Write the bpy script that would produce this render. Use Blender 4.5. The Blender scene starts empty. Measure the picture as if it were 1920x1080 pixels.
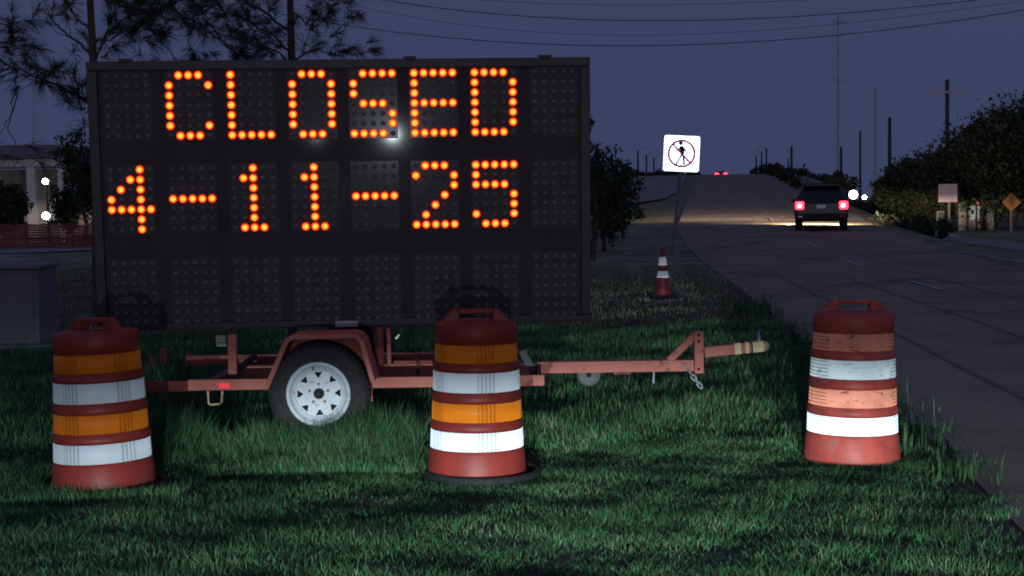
import bpy, bmesh, math, random
import numpy as np
from mathutils import Vector, Matrix, Euler

random.seed(7)
rng = np.random.default_rng(11)
S = bpy.context.scene
COL = S.collection
R_ = math.radians

# ------------------------------------------------------------------ camera
FPX = 2800.0                       # focal length in photo pixels (1920 wide)
CAM_H = 1.6
PITCH = math.atan(156 / 2800.0)
ROLL = 0.014
cam = bpy.data.cameras.new('camera')
cam.sensor_width = 36.0
cam.lens = FPX / 1920 * 36
cam.clip_start = 0.1
cam.clip_end = 3000
cam_o = bpy.data.objects.new('camera', cam)
COL.objects.link(cam_o)
CAM_R = Matrix.Rotation(math.pi / 2 - PITCH, 3, 'X') @ Matrix.Rotation(-ROLL, 3, 'Z')
cam_o.matrix_world = Matrix.Translation((0, 0, CAM_H)) @ CAM_R.to_4x4()
S.camera = cam_o

# ------------------------------------------------------------------ dusk sky
world = bpy.data.worlds.new('World')
S.world = world
world.use_nodes = True
wn = world.node_tree
sky = wn.nodes.new('ShaderNodeTexSky')
sky.sky_type = 'NISHITA'
sky.sun_disc = False
sky.sun_elevation = R_(-3.5)
sky.sun_rotation = R_(165)
tint = wn.nodes.new('ShaderNodeMix')
tint.data_type = 'RGBA'
tint.blend_type = 'MULTIPLY'
tint.inputs[0].default_value = 1.0
tint.inputs[7].default_value = (2.3, 2.15, 2.6, 1)
wn.links.new(sky.outputs[0], tint.inputs[6])
blend = wn.nodes.new('ShaderNodeMix')
blend.data_type = 'RGBA'
blend.inputs[0].default_value = 0.72
blend.inputs[7].default_value = (0.060, 0.0735, 0.166, 1)      # the even blue of late dusk
wn.links.new(tint.outputs[2], blend.inputs[6])
wn.links.new(blend.outputs[2], wn.nodes['Background'].inputs[0])
wn.nodes['Background'].inputs[1].default_value = 1.0

S.view_settings.view_transform = 'Standard'
S.view_settings.look = 'None'
S.view_settings.exposure = 0
S.view_settings.gamma = 1
S.view_settings.use_curve_mapping = False
S.cycles.use_denoising = True
S.cycles.max_bounces = 6
S.cycles.sample_clamp_indirect = 4
S.cycles.filter_width = 1.9


def headlamp(name, loc, aim_az, power, color, radius, spread, cut, spill, az_w=0.30, low_fall=True, az_c=0.0):
    """a low beam: bright below a soft cutoff, weak spill above it"""
    L = bpy.data.lights.new(name, 'SPOT')
    L.energy = power
    L.color = color
    L.spot_size = spread
    L.spot_blend = 0.6
    L.shadow_soft_size = radius
    L.use_nodes = True
    nt = L.node_tree
    em = nt.nodes['Emission']
    tc = nt.nodes.new('ShaderNodeTexCoord')
    sp = nt.nodes.new('ShaderNodeSeparateXYZ')
    nt.links.new(tc.outputs['Normal'], sp.inputs[0])

    def M(op, a, b=None):
        n = nt.nodes.new('ShaderNodeMath')
        n.operation = op
        for i, v in enumerate((a, b)):
            if v is None:
                continue
            if isinstance(v, (int, float)):
                n.inputs[i].default_value = v
            else:
                nt.links.new(v, n.inputs[i])
        return n.outputs[0]

    def MR(v, a, b, c, d):
        n = nt.nodes.new('ShaderNodeMapRange')
        n.interpolation_type = 'SMOOTHSTEP'
        nt.links.new(v, n.inputs[0])
        for i, x in enumerate((a, b, c, d)):
            n.inputs[i + 1].default_value = x
        return n.outputs[0]
    fwd = M('MULTIPLY', sp.outputs[2], -1.0)
    el = M('DIVIDE', sp.outputs[1], fwd)
    az = M('DIVIDE', sp.outputs[0], fwd)
    hot = MR(el, cut - 0.032, cut + 0.012, 1.0, 0.0)
    if low_fall:
        hot = M('MULTIPLY', hot, MR(el, -0.075, -0.036, 0.34, 1.0))
    else:
        hot = M('MULTIPLY', hot, MR(el, -0.13, 0.01, 0.035, 1.0))
    a2 = M('DIVIDE', M('ADD', az, -az_c), az_w)
    g = M('POWER', 2.718, M('MULTIPLY', M('MULTIPLY', a2, a2), -1.0))
    val = M('ADD', M('MULTIPLY', M('MULTIPLY', hot, g), 1.0 - spill), spill)
    nt.links.new(val, em.inputs['Strength'])
    o = bpy.data.objects.new(name, L)
    COL.objects.link(o)
    o.location = loc
    o.rotation_euler = (math.pi / 2, 0, aim_az)       # axis level, pointing to +Y
    return o


# the car parked behind the camera whose low beams light the verge
HEAD_COL = (0.80, 0.95, 1.0)
headlamp('car_headlamp', (-1.10, -8.0, 0.68), -0.01, 12000, HEAD_COL, 0.07, R_(70), -0.010, 0.005, az_c=0.045, az_w=0.17)
headlamp('car_headlamp', (0.36, -8.0, 0.68), -0.03, 12000, HEAD_COL, 0.035, R_(70), -0.006, 0.060, az_c=0.045, az_w=0.17)


# ------------------------------------------------------------------ helpers
def ray(px, py):
    d = CAM_R @ Vector(((px - 960) / FPX, -(py - 540) / FPX, -1))
    return d


def at(px, py, Y):
    """photo pixel -> point at distance Y in front of the camera"""
    d = ray(px, py)
    return Vector((0, 0, CAM_H)) + d * (Y / d.y)


def on_ground(px, py, z=0.0):
    d = ray(px, py)
    return Vector((0, 0, CAM_H)) + d * ((z - CAM_H) / d.z)


class MB:
    def __init__(s):
        s.v, s.f, s.sm = [], [], []

    def add(s, verts, faces, smooth=False):
        b = len(s.v)
        s.v += [tuple(v) for v in verts]
        s.f += [tuple(i + b for i in f) for f in faces]
        s.sm += [smooth] * len(faces)
        return s

    def box(s, lo, hi):
        x0, y0, z0 = lo
        x1, y1, z1 = hi
        return s.add([(x0, y0, z0), (x1, y0, z0), (x1, y1, z0), (x0, y1, z0), (x0, y0, z1), (x1, y0, z1), (x1, y1, z1), (x0, y1, z1)],
                     [(0, 3, 2, 1), (4, 5, 6, 7), (0, 1, 5, 4), (1, 2, 6, 5), (2, 3, 7, 6), (3, 0, 4, 7)])

    def bar(s, a, b, w, h, up=(0, 0, 1)):
        a, b = Vector(a), Vector(b)
        d = (b - a).normalized()
        u = Vector(up)
        if abs(d.dot(u)) > 0.98:
            u = Vector((0, 1, 0))
        sd = d.cross(u).normalized()
        u = sd.cross(d).normalized()
        q = [(-w / 2, -h / 2), (w / 2, -h / 2), (w / 2, h / 2), (-w / 2, h / 2)]
        return s.add([p + sd * x + u * y for p in (a, b) for x, y in q],
                     [(0, 1, 2, 3), (7, 6, 5, 4), (0, 4, 5, 1), (1, 5, 6, 2), (2, 6, 7, 3), (3, 7, 4, 0)])

    def tube(s, pts, r, n=8, cap=True):
        pts = [Vector(p) for p in pts]
        rs = r if isinstance(r, (list, tuple)) else [r] * len(pts)
        vs, fs = [], []
        for i, p in enumerate(pts):
            d = (pts[min(i + 1, len(pts) - 1)] - pts[max(i - 1, 0)]).normalized()
            u = Vector((0, 0, 1)) if abs(d.z) < 0.9 else Vector((1, 0, 0))
            a = d.cross(u).normalized()
            b = a.cross(d)
            for k in range(n):
                t = 2 * math.pi * k / n
                vs.append(p + (a * math.cos(t) + b * math.sin(t)) * rs[i])
        for i in range(len(pts) - 1):
            for k in range(n):
                k2 = (k + 1) % n
                fs.append((i * n + k, i * n + k2, (i + 1) * n + k2, (i + 1) * n + k))
        s.add(vs, fs, True)
        if cap:
            m = len(pts) - 1
            s.add(vs[:n], [tuple(range(n - 1, -1, -1))])
            s.add(vs[m * n:], [tuple(range(n))])
        return s

    def lathe(s, prof, n=48, axis='Z', c=(0, 0, 0), smooth=True):
        vs, fs = [], []
        for r, z in prof:
            for k in range(n):
                t = 2 * math.pi * k / n
                x, y = r * math.cos(t), r * math.sin(t)
                v = (x, y, z) if axis == 'Z' else ((x, z, y) if axis == 'Y' else (z, x, y))
                vs.append((v[0] + c[0], v[1] + c[1], v[2] + c[2]))
        for i in range(len(prof) - 1):
            for k in range(n):
                k2 = (k + 1) % n
                fs.append((i * n + k, i * n + k2, (i + 1) * n + k2, (i + 1) * n + k))
        return s.add(vs, fs, smooth)

    def prism(s, poly, y0, y1):
        """polygon in x,z extruded along y"""
        n = len(poly)
        vs = [(x, y0, z) for x, z in poly] + [(x, y1, z) for x, z in poly]
        fs = [tuple(range(n)), tuple(range(2 * n - 1, n - 1, -1))]
        fs += [(i, n + i, n + (i + 1) % n, (i + 1) % n) for i in range(n)]
        return s.add(vs, fs)

    def sphere(s, c, r, n=12, sc=(1, 1, 1)):
        m = n // 2
        prof = [(max(1e-4, math.sin(math.pi * i / m)), -math.cos(math.pi * i / m)) for i in range(m + 1)]
        k = MB().lathe(prof, n)
        return s.add([(c[0] + v[0] * r * sc[0], c[1] + v[1] * r * sc[1], c[2] + v[2] * r * sc[2]) for v in k.v], k.f, True)

    def build(s, name, mat, parent=None, bevel=0, kind=None):
        me = bpy.data.meshes.new(name)
        o_ = parent.location if parent is not None and parent.get('_w') else None
        vs = s.v
        if parent is not None:
            off = base_of(parent)
            vs = [(v[0] - off[0], v[1] - off[1], v[2] - off[2]) for v in s.v]
        me.from_pydata(vs, [], s.f)
        me.polygons.foreach_set('use_smooth', s.sm)
        bm = bmesh.new()
        bm.from_mesh(me)
        bmesh.ops.recalc_face_normals(bm, faces=bm.faces)
        bm.to_mesh(me)
        bm.free()
        me.materials.append(mat)
        o = bpy.data.objects.new(name, me)
        COL.objects.link(o)
        if parent is not None:
            o.parent = parent
        if bevel:
            m = o.modifiers.new('edge', 'BEVEL')
            m.width = bevel
            m.segments = 2
            m.limit_method = 'ANGLE'
        if kind:
            o['kind'] = kind
        return o


BASE = {}


def base_of(o):
    while o is not None:
        if o.name in BASE:
            return BASE[o.name]
        o = o.parent
    return Vector((0, 0, 0))


def thing(name, label, cat, loc=(0, 0, 0), group=None):
    o = bpy.data.objects.new(name, None)
    o.empty_display_size = 0.2
    COL.objects.link(o)
    o.location = loc
    BASE[o.name] = Vector(loc)
    o['label'] = label
    o['category'] = cat
    if group:
        o['group'] = group
    return o


def tag(o, label, cat, group=None):
    o['label'] = label
    o['category'] = cat
    if group:
        o['group'] = group
    return o


def copy_tree(o, parent=None):
    c = o.copy()
    COL.objects.link(c)
    if parent is not None:
        c.parent = parent
    for ch in list(o.children):
        copy_tree(ch, c)
    return c


# ------------------------------------------------------------------ materials
def mat(name, col, rough=0.6, metal=0.0, spec=0.5, var=0.0, scale=8.0, bump=0.0, col2=None, bscale=None, island=0.0, detail=6):
    m = bpy.data.materials.new(name)
    m.use_nodes = True
    nt = m.node_tree
    b = nt.nodes['Principled BSDF']
    b.inputs['Base Color'].default_value = (*col, 1)
    b.inputs['Roughness'].default_value = rough
    b.inputs['Metallic'].default_value = metal
    b.inputs['Specular IOR Level'].default_value = spec
    tc = nt.nodes.new('ShaderNodeTexCoord')
    if var or col2 or island:
        nz = nt.nodes.new('ShaderNodeTexNoise')
        nz.inputs['Scale'].default_value = scale
        nz.inputs['Detail'].default_value = detail
        nt.links.new(tc.outputs['Object'], nz.inputs['Vector'])
        fac = nz.outputs['Fac']
        if island:
            ge = nt.nodes.new('ShaderNodeNewGeometry')
            ad = nt.nodes.new('ShaderNodeMath')
            ad.operation = 'MULTIPLY_ADD'
            ad.inputs[1].default_value = island
            nt.links.new(ge.outputs['Random Per Island'], ad.inputs[0])
            sb = nt.nodes.new('ShaderNodeMath')
            sb.operation = 'SUBTRACT'
            sb.inputs[1].default_value = island / 2
            nt.links.new(fac, sb.inputs[0])
            nt.links.new(sb.outputs[0], ad.inputs[2])
            fac = ad.outputs[0]
        cr = nt.nodes.new('ShaderNodeValToRGB')
        cr.color_ramp.elements[0].position = 0.3
        cr.color_ramp.elements[1].position = 0.7
        k = var
        c2 = col2 or tuple(min(1, c * (1 + k)) for c in col)
        cr.color_ramp.elements[0].color = (*[c * (1 - k) for c in col], 1)
        cr.color_ramp.elements[1].color = (*c2, 1)
        nt.links.new(fac, cr.inputs[0])
        nt.links.new(cr.outputs[0], b.inputs['Base Color'])
    if bump:
        n2 = nt.nodes.new('ShaderNodeTexNoise')
        n2.inputs['Scale'].default_value = bscale or scale * 4
        n2.inputs['Detail'].default_value = 8
        nt.links.new(tc.outputs['Object'], n2.inputs['Vector'])
        bp = nt.nodes.new('ShaderNodeBump')
        bp.inputs['Strength'].default_value = bump
        bp.inputs['Distance'].default_value = 0.02
        nt.links.new(n2.outputs['Fac'], bp.inputs['Height'])
        nt.links.new(bp.outputs[0], b.inputs['Normal'])
    return m


def emit(name, col, strength):
    m = bpy.data.materials.new(name)
    m.use_nodes = True
    nt = m.node_tree
    nt.nodes.remove(nt.nodes['Principled BSDF'])
    e = nt.nodes.new('ShaderNodeEmission')
    e.inputs[0].default_value = (*col, 1)
    e.inputs[1].default_value = strength
    nt.links.new(e.outputs[0], nt.nodes['Material Output'].inputs[0])
    return m


def retro(name, col, rcol, gain, rough=0.36, wave=None, scratch=0.0, blotch=0.12):
    """reflective sheeting: its micro prisms send light back the way it came,
    so the gloss lobe is centred on the incoming direction"""
    m = bpy.data.materials.new(name)
    m.use_nodes = True
    nt = m.node_tree
    b = nt.nodes['Principled BSDF']
    b.inputs['Roughness'].default_value = 0.5
    b.inputs['Specular IOR Level'].default_value = 0.2
    tc = nt.nodes.new('ShaderNodeTexCoord')
    ge = nt.nodes.new('ShaderNodeNewGeometry')
    gl = nt.nodes.new('ShaderNodeBsdfGlossy')
    gl.inputs['Roughness'].default_value = rough
    nt.links.new(ge.outputs['Incoming'], gl.inputs['Normal'])
    nz = nt.nodes.new('ShaderNodeTexNoise')
    nz.inputs['Scale'].default_value = 9
    nz.inputs['Detail'].default_value = 5
    nt.links.new(tc.outputs['Object'], nz.inputs['Vector'])
    mr = nt.nodes.new('ShaderNodeMapRange')
    mr.inputs[1].default_value = 0.3
    mr.inputs[2].default_value = 0.7
    mr.inputs[3].default_value = 1 - blotch
    mr.inputs[4].default_value = 1.0
    nt.links.new(nz.outputs['Fac'], mr.inputs[0])
    val = mr.outputs[0]

    def M(op, a, bb=None, c=None):
        n = nt.nodes.new('ShaderNodeMath')
        n.operation = op
        for i, v in enumerate((a, bb, c)):
            if v is None:
                continue
            if isinstance(v, (int, float)):
                n.inputs[i].default_value = v
            else:
                nt.links.new(v, n.inputs[i])
        return n.outputs[0]
    if wave:
        sp = nt.nodes.new('ShaderNodeSeparateXYZ')
        nt.links.new(tc.outputs['Object'], sp.inputs[0])
        ang = M('ARCTAN2', sp.outputs[1], sp.outputs[0])
        if wave == 'zigzag':          # upright wavy seal lines in groups round the band
            zig = M('MULTIPLY', M('PINGPONG', sp.outputs[2], 0.010), 4.0)
            a2 = M('ADD', ang, zig)
            fine = M('LESS_THAN', M('PINGPONG', a2, 0.046), 0.018)
            grp = M('LESS_THAN', M('ABSOLUTE', M('ADD', M('PINGPONG', M('ADD', ang, 0.15), 0.62), -0.06)), 0.14)
            mk = M('MULTIPLY', fine, grp)
            val = M('MULTIPLY', val, M('ADD', M('MULTIPLY', mk, -0.5), 1.0))
        else:                         # level rows of cells near the overlap
            rows = M('LESS_THAN', M('PINGPONG', sp.outputs[2], 0.0105), 0.0032)
            grp = M('GREATER_THAN', M('PINGPONG', M('ADD', ang, 1.5708), 1.5708), 0.85)
            mk = M('MULTIPLY', rows, grp)
            val = M('MULTIPLY', val, M('ADD', M('MULTIPLY', mk, -0.6), 1.0))
    if scratch:
        mp = nt.nodes.new('ShaderNodeMapping')
        mp.inputs['Scale'].default_value = (7, 7, 16)
        nt.links.new(tc.outputs['Object'], mp.inputs[0])
        n2 = nt.nodes.new('ShaderNodeTexNoise')
        n2.inputs['Scale'].default_value = 1.6
        n2.inputs['Detail'].default_value = 9
        n2.inputs['Distortion'].default_value = 1.4
        nt.links.new(mp.outputs[0], n2.inputs['Vector'])
        r2 = nt.nodes.new('ShaderNodeMapRange')
        r2.inputs[1].default_value = 0.60
        r2.inputs[2].default_value = 0.68
        r2.inputs[3].default_value = 1.0
        r2.inputs[4].default_value = 1.0 - scratch
        nt.links.new(n2.outputs['Fac'], r2.inputs[0])
        val = M('MULTIPLY', val, r2.outputs[0])

    def colmul(c):
        n = nt.nodes.new('ShaderNodeMix')
        n.data_type = 'RGBA'
        n.blend_type = 'MULTIPLY'
        n.inputs[0].default_value = 1
        n.inputs[6].default_value = (*c, 1)
        nt.links.new(val, n.inputs[7])
        return n.outputs[2]
    nt.links.new(colmul(col), b.inputs['Base Color'])
    nt.links.new(colmul(tuple(c * gain for c in rcol)), gl.inputs['Color'])
    ad = nt.nodes.new('ShaderNodeAddShader')
    nt.links.new(b.outputs[0], ad.inputs[0])
    nt.links.new(gl.outputs[0], ad.inputs[1])
    nt.links.new(ad.outputs[0], nt.nodes['Material Output'].inputs[0])
    return m


M_ = {}
M_['soil'] = mat('grass_thatch', (0.15, 0.13, 0.10), 0.95, var=0.5, scale=3, bump=0.6, spec=0.1)
M_['asphalt'] = mat('old_asphalt', (0.30, 0.255, 0.175), 0.9, var=0.16, scale=0.7, bump=0.5, bscale=55, detail=14, spec=0.2)
M_['concrete'] = mat('pale_concrete', (0.30, 0.28, 0.26), 0.9, var=0.25, scale=1.0, bump=0.2, spec=0.2)
M_['paint'] = mat('worn_road_paint', (0.40, 0.38, 0.35), 0.8, var=0.4, scale=12)
M_['blade'] = mat('grass_blade', (0.020, 0.110, 0.038), 0.7, var=0.5, scale=1.7, col2=(0.046, 0.215, 0.072), island=0.75, spec=0.25)
def straw_mix(m, at_, straw, dark):
    cr = [n for n in m.node_tree.nodes if n.type == 'VALTORGB'][0]
    e = cr.color_ramp.elements.new(at_)
    e.color = (*straw, 1)
    cr.color_ramp.elements[0].color = (*dark, 1)


straw_mix(M_['blade'], 0.95, (0.24, 0.25, 0.16), (0.040, 0.062, 0.034))
M_['blade_dry'] = mat('dry_grass_blade', (0.15, 0.175, 0.10), 0.8, var=0.4, scale=0.9, col2=(0.26, 0.26, 0.165), island=0.7, spec=0.1)
M_['blade_far'] = mat('far_grass', (0.20, 0.205, 0.125), 0.9, var=0.5, scale=1.1, bump=0.8, bscale=9, spec=0.1)
M_['weed'] = mat('weed_leaf', (0.026, 0.070, 0.026), 0.6, var=0.5, scale=6, island=0.6, spec=0.3)
M_['leaf'] = mat('dark_leaves', (0.055, 0.075, 0.042), 0.75, var=0.5, scale=2, island=0.6, spec=0.2)
M_['bark'] = mat('rough_bark', (0.075, 0.058, 0.046), 0.95, var=0.4, scale=6, bump=0.8, spec=0.1)
M_['needle'] = mat('pine_needles', (0.040, 0.052, 0.028), 0.7, var=0.4, scale=3, island=0.5, spec=0.2)
M_['drum'] = mat('orange_drum_plastic', (0.25, 0.032, 0.024), 0.5, var=0.14, scale=7, bump=0.05, spec=0.3)
M_['drum_dirty'] = mat('scuffed_orange_plastic', (0.44, 0.070, 0.054), 0.5, var=0.25, scale=9, bump=0.06, spec=0.3)
M_['rubber'] = mat('black_rubber', (0.016, 0.016, 0.017), 0.75, var=0.3, scale=20, bump=0.2, spec=0.3)
M_['r_orange'] = retro('orange_sheeting', (0.36, 0.072, 0.006), (0.85, 0.24, 0.012), 0.085, wave='zigzag')
M_['r_white'] = retro('white_sheeting', (0.31, 0.32, 0.345), (0.80, 0.88, 1.0), 0.105, wave='zigzag')
M_['r_orange_old'] = retro('faded_orange_sheeting', (0.40, 0.14, 0.10), (0.95, 0.34, 0.22), 0.15, wave='rows', scratch=0.75, blotch=0.3)
M_['r_white_old'] = retro('scratched_white_sheeting', (0.36, 0.39, 0.39), (0.82, 0.97, 1.0), 0.19, wave='rows', scratch=0.45, blotch=0.25)
M_['r_cone'] = retro('cone_collar', (0.4, 0.4, 0.42), (0.9, 0.9, 1.0), 0.25)
M_['cone'] = mat('orange_cone_rubber', (0.26, 0.022, 0.025), 0.55, var=0.15, scale=6)
M_['r_sign'] = retro('white_sign_sheeting', (0.75, 0.77, 0.77), (0.9, 0.97, 1.0), 6.0, rough=0.34, blotch=0.05)
M_['sign_red'] = retro('red_sign_sheeting', (0.35, 0.012, 0.04), (0.9, 0.02, 0.20), 0.55, rough=0.34, blotch=0.05)
M_['sign_black'] = mat('black_sign_print', (0.012, 0.012, 0.016), 0.5)
M_['galv'] = mat('galvanized_steel', (0.32, 0.33, 0.35), 0.5, metal=0.6, var=0.2, scale=10)
M_['salmon'] = mat('faded_orange_trailer_paint', (0.56, 0.165, 0.125), 0.6, var=0.16, scale=5, col2=(0.62, 0.21, 0.16), bump=0.08, spec=0.2)
M_['salmon_dark'] = mat('rusty_trailer_paint', (0.30, 0.07, 0.06), 0.6, var=0.3, scale=7, bump=0.1, spec=0.2)
M_['yellowed'] = mat('yellowed_zinc', (0.48, 0.38, 0.20), 0.5, metal=0.3, var=0.3, scale=20)
M_['black_steel'] = mat('black_steel', (0.018, 0.018, 0.020), 0.55, var=0.2, scale=8, spec=0.4)
M_['board'] = mat('black_board_face', (0.075, 0.061, 0.063), 0.060, var=0.12, scale=3, spec=0.025)
M_['module'] = mat('led_module_face', (0.096, 0.078, 0.080), 0.13, var=0.15, scale=14, spec=0.03)
M_['case'] = mat('black_board_case', (0.050, 0.041, 0.043), 0.5, var=0.15, scale=4, spec=0.4)
M_['led_off'] = mat('unlit_led_lens', (0.145, 0.122, 0.126), 0.5, var=0.3, scale=30, spec=0.3)
M_['rim'] = mat('white_rim_paint', (0.62, 0.68, 0.72), 0.4, var=0.1, scale=14, spec=0.5)
M_['tyre'] = mat('tyre_rubber', (0.040, 0.036, 0.036), 0.85, var=0.3, scale=24, bump=0.25, spec=0.25)
M_['dark'] = mat('dark_recess', (0.01, 0.01, 0.01), 0.9)
M_['red_reflector'] = retro('red_reflector', (0.5, 0.01, 0.012), (1.0, 0.05, 0.06), 0.25)
M_['car_paint'] = mat('black_car_paint', (0.012, 0.012, 0.014), 0.25, spec=0.6)
M_['glass'] = mat('dark_tinted_glass', (0.006, 0.007, 0.010), 0.08, spec=0.7)
M_['plate'] = retro('white_plate', (0.6, 0.6, 0.62), (0.9, 0.9, 0.95), 0.3)
M_['tail'] = emit('lit_red_lens', (1.0, 0.035, 0.07), 5.0)
M_['tail_core'] = emit('hot_tail_bulb', (1.0, 0.42, 0.50), 5.0)
M_['white_lamp'] = emit('white_lamp', (1.0, 0.97, 1.0), 9.0)
M_['blue_lamp'] = emit('cool_white_lamp', (0.80, 0.86, 1.0), 80.0)
M_['green_lamp'] = emit('pale_green_lamp', (0.55, 1.0, 0.80), 1.2)
M_['dim_lamp'] = emit('dim_white_lamp', (0.8, 0.9, 0.85), 0.5)
M_['red_dot'] = emit('small_red_lamp', (1.0, 0.05, 0.12), 1.2)
M_['pole_wood'] = mat('weathered_pole_wood', (0.075, 0.055, 0.055), 0.9, var=0.3, scale=3)
M_['pole_grey'] = mat('grey_pole', (0.66, 0.60, 0.62), 0.7, var=0.15, scale=2)
M_['wire'] = mat('black_wire', (0.03, 0.028, 0.045), 0.6)
M_['cabinet'] = mat('grey_cabinet_paint', (0.15, 0.145, 0.15), 0.6, var=0.14, scale=3, bump=0.05)
M_['fence_mesh'] = mat('orange_fence_mesh', (0.30, 0.095, 0.065), 0.7, var=0.4, scale=0.5)
M_['wall'] = mat('pale_stucco', (0.52, 0.48, 0.44), 0.9, var=0.15, scale=1.2)
M_['roof'] = mat('brown_roof', (0.20, 0.15, 0.13), 0.9, var=0.2, scale=2)
M_['column'] = mat('white_column', (0.75, 0.73, 0.72), 0.7, var=0.1, scale=2)
M_['white_sign'] = mat('pale_pink_white_sign', (0.78, 0.66, 0.68), 0.7, var=0.12, scale=3)
M_['yellow_sign'] = mat('yellow_sign', (0.42, 0.21, 0.07), 0.7, var=0.15, scale=4)
M_['label'] = mat('pale_label', (0.42, 0.42, 0.38), 0.6, var=0.15, scale=20)


def add_rust(m, rust, lo=0.60, hi=0.68, scale=9):
    nt = m.node_tree
    b = nt.nodes['Principled BSDF']
    src = b.inputs['Base Color'].links[0].from_socket
    tc = [n for n in nt.nodes if n.type == 'TEX_COORD'][0]
    nz = nt.nodes.new('ShaderNodeTexNoise')
    nz.inputs['Scale'].default_value = scale
    nz.inputs['Detail'].default_value = 10
    nz.inputs['Roughness'].default_value = 0.65
    nt.links.new(tc.outputs['Object'], nz.inputs['Vector'])
    mr = nt.nodes.new('ShaderNodeMapRange')
    mr.inputs[1].default_value = lo
    mr.inputs[2].default_value = hi
    nt.links.new(nz.outputs['Fac'], mr.inputs[0])
    mx = nt.nodes.new('ShaderNodeMix')
    mx.data_type = 'RGBA'
    mx.inputs[7].default_value = (*rust, 1)
    nt.links.new(mr.outputs[0], mx.inputs[0])
    nt.links.new(src, mx.inputs[6])
    nt.links.new(mx.outputs[2], b.inputs['Base Color'])


add_rust(M_['salmon'], (0.16, 0.055, 0.03))
add_rust(M_['salmon_dark'], (0.10, 0.04, 0.025), 0.55, 0.66)
add_rust(M_['rim'], (0.22, 0.19, 0.16), 0.58, 0.72, 14)
add_rust(M_['drum'], (0.16, 0.05, 0.035), 0.60, 0.75, 6)
add_rust(M_['drum_dirty'], (0.30, 0.13, 0.10), 0.56, 0.70, 7)
add_rust(M_['asphalt'], (0.21, 0.185, 0.20), 0.5, 0.62, 40)
add_rust(M_['asphalt'], (0.16, 0.135, 0.105), 0.52, 0.64, 0.45)
add_rust(M_['cabinet'], (0.12, 0.11, 0.11), 0.55, 0.7, 3)


def led_mat():
    m = bpy.data.materials.new('lit_amber_led')
    m.use_nodes = True
    nt = m.node_tree
    nt.nodes.remove(nt.nodes['Principled BSDF'])
    tc = nt.nodes.new('ShaderNodeTexCoord')
    ln = nt.nodes.new('ShaderNodeVectorMath')
    ln.operation = 'LENGTH'
    nt.links.new(tc.outputs['Object'], ln.inputs[0])
    mr = nt.nodes.new('ShaderNodeMapRange')
    mr.inputs[2].default_value = 0.03
    nt.links.new(ln.outputs['Value'], mr.inputs[0])
    cr = nt.nodes.new('ShaderNodeValToRGB')
    el = cr.color_ramp.elements
    el[0].position, el[0].color = 0.0, (1.0, 0.38, 0.045, 1)
    el[1].position, el[1].color = 1.0, (0.20, 0.003, 0.001, 1)
    e = el.new(0.52)
    e.color = (1.0, 0.34, 0.032, 1)
    e = el.new(0.80)
    e.color = (0.85, 0.030, 0.004, 1)
    nt.links.new(mr.outputs[0], cr.inputs[0])
    em = nt.nodes.new('ShaderNodeEmission')
    em.inputs[1].default_value = 2.3
    nt.links.new(cr.outputs[0], em.inputs[0])
    nt.links.new(em.outputs[0], nt.nodes['Material Output'].inputs[0])
    return m


M_['led'] = led_mat()


# ------------------------------------------------------------------ ground, roads
def ramp_z(Y):
    s, a, b, c, d = 0.031, 30.0, 45.0, 205.0, 262.0
    if Y <= a:
        return 0.0
    if Y <= b:
        return s * (Y - a) ** 2 / (2 * (b - a))
    z = s * (b - a) / 2
    if Y <= c:
        return z + s * (Y - b)
    z += s * (c - b)
    t = Y - c
    L = d - c
    if Y <= d:
        return z + s * (t - t * t / (2 * L))
    z += s * L / 2
    return z - 0.03 * (Y - d)


def lerp_tab(tab, x):
    for (x0, *a), (x1, *b) in zip(tab, tab[1:]):
        if x <= x1:
            t = (x - x0) / (x1 - x0)
            return [p + (q - p) * t for p, q in zip(a, b)]
    return list(tab[-1][1:])


ROAD = [(-40, 0.2, 5.4), (0, 2.0, 8.4), (7, 2.42, 9.0), (9.2, 2.72, 9.25), (12, 2.92, 9.5), (16, 3.25, 9.9), (30, 4.40, 11.0), (45, 5.32, 12.7),
        (57, 6.30, 13.9), (70, 8.0, 16.0), (100, 11.9, 20.4), (150, 18.4, 27.9), (200, 24.8, 35.3), (245, 30.6, 42.0), (320, 40, 52)]
stations = [-40, -10, 0, 4, 7, 9.2, 12, 16, 22, 30, 35, 40, 45, 50, 57, 63, 70, 80, 90, 100, 115, 130, 150, 170, 185, 200, 212, 225, 235, 245, 255, 265, 280, 300, 320]

# ground sheet, gently uneven near the camera
gm = MB()
xs = [-900, -300, -120, -60, -30, -18] + [i * 0.6 for i in range(-20, 21)] + [18, 30, 60, 120, 300, 900]
ys = [-300, -60, -20, 0, 4] + [5 + i * 0.6 for i in range(0, 45)] + [36, 45, 60, 80, 110, 160, 240, 400, 1200]


def ground_z(x, y):
    if -12 < x < 12 and 5 < y < 31:
        e = min(1, (12 - abs(x)) / 2, (y - 5) / 1.0, (31 - y) / 3)
        r = lerp_tab(ROAD, y)[0]
        e *= max(0, min(1, (r - 0.2 - x) / 0.7))
        return e * (0.007 * math.sin(x * 1.3 + 0.6 * y) + 0.005 * math.sin(y * 1.9 - 0.35 * x) + 0.006 * math.sin(x * 3.1 - y * 2.3))
    return 0.0


gv = [(x, y, ground_z(x, y) - 0.012) for y in ys for x in xs]
nx = len(xs)
gf = [(j * nx + i, j * nx + i + 1, (j + 1) * nx + i + 1, (j + 1) * nx + i) for j in range(len(ys) - 1) for i in range(nx - 1)]
gm.add(gv, gf, True)
gm.build('ground', M_['soil'], kind='structure')

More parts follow.
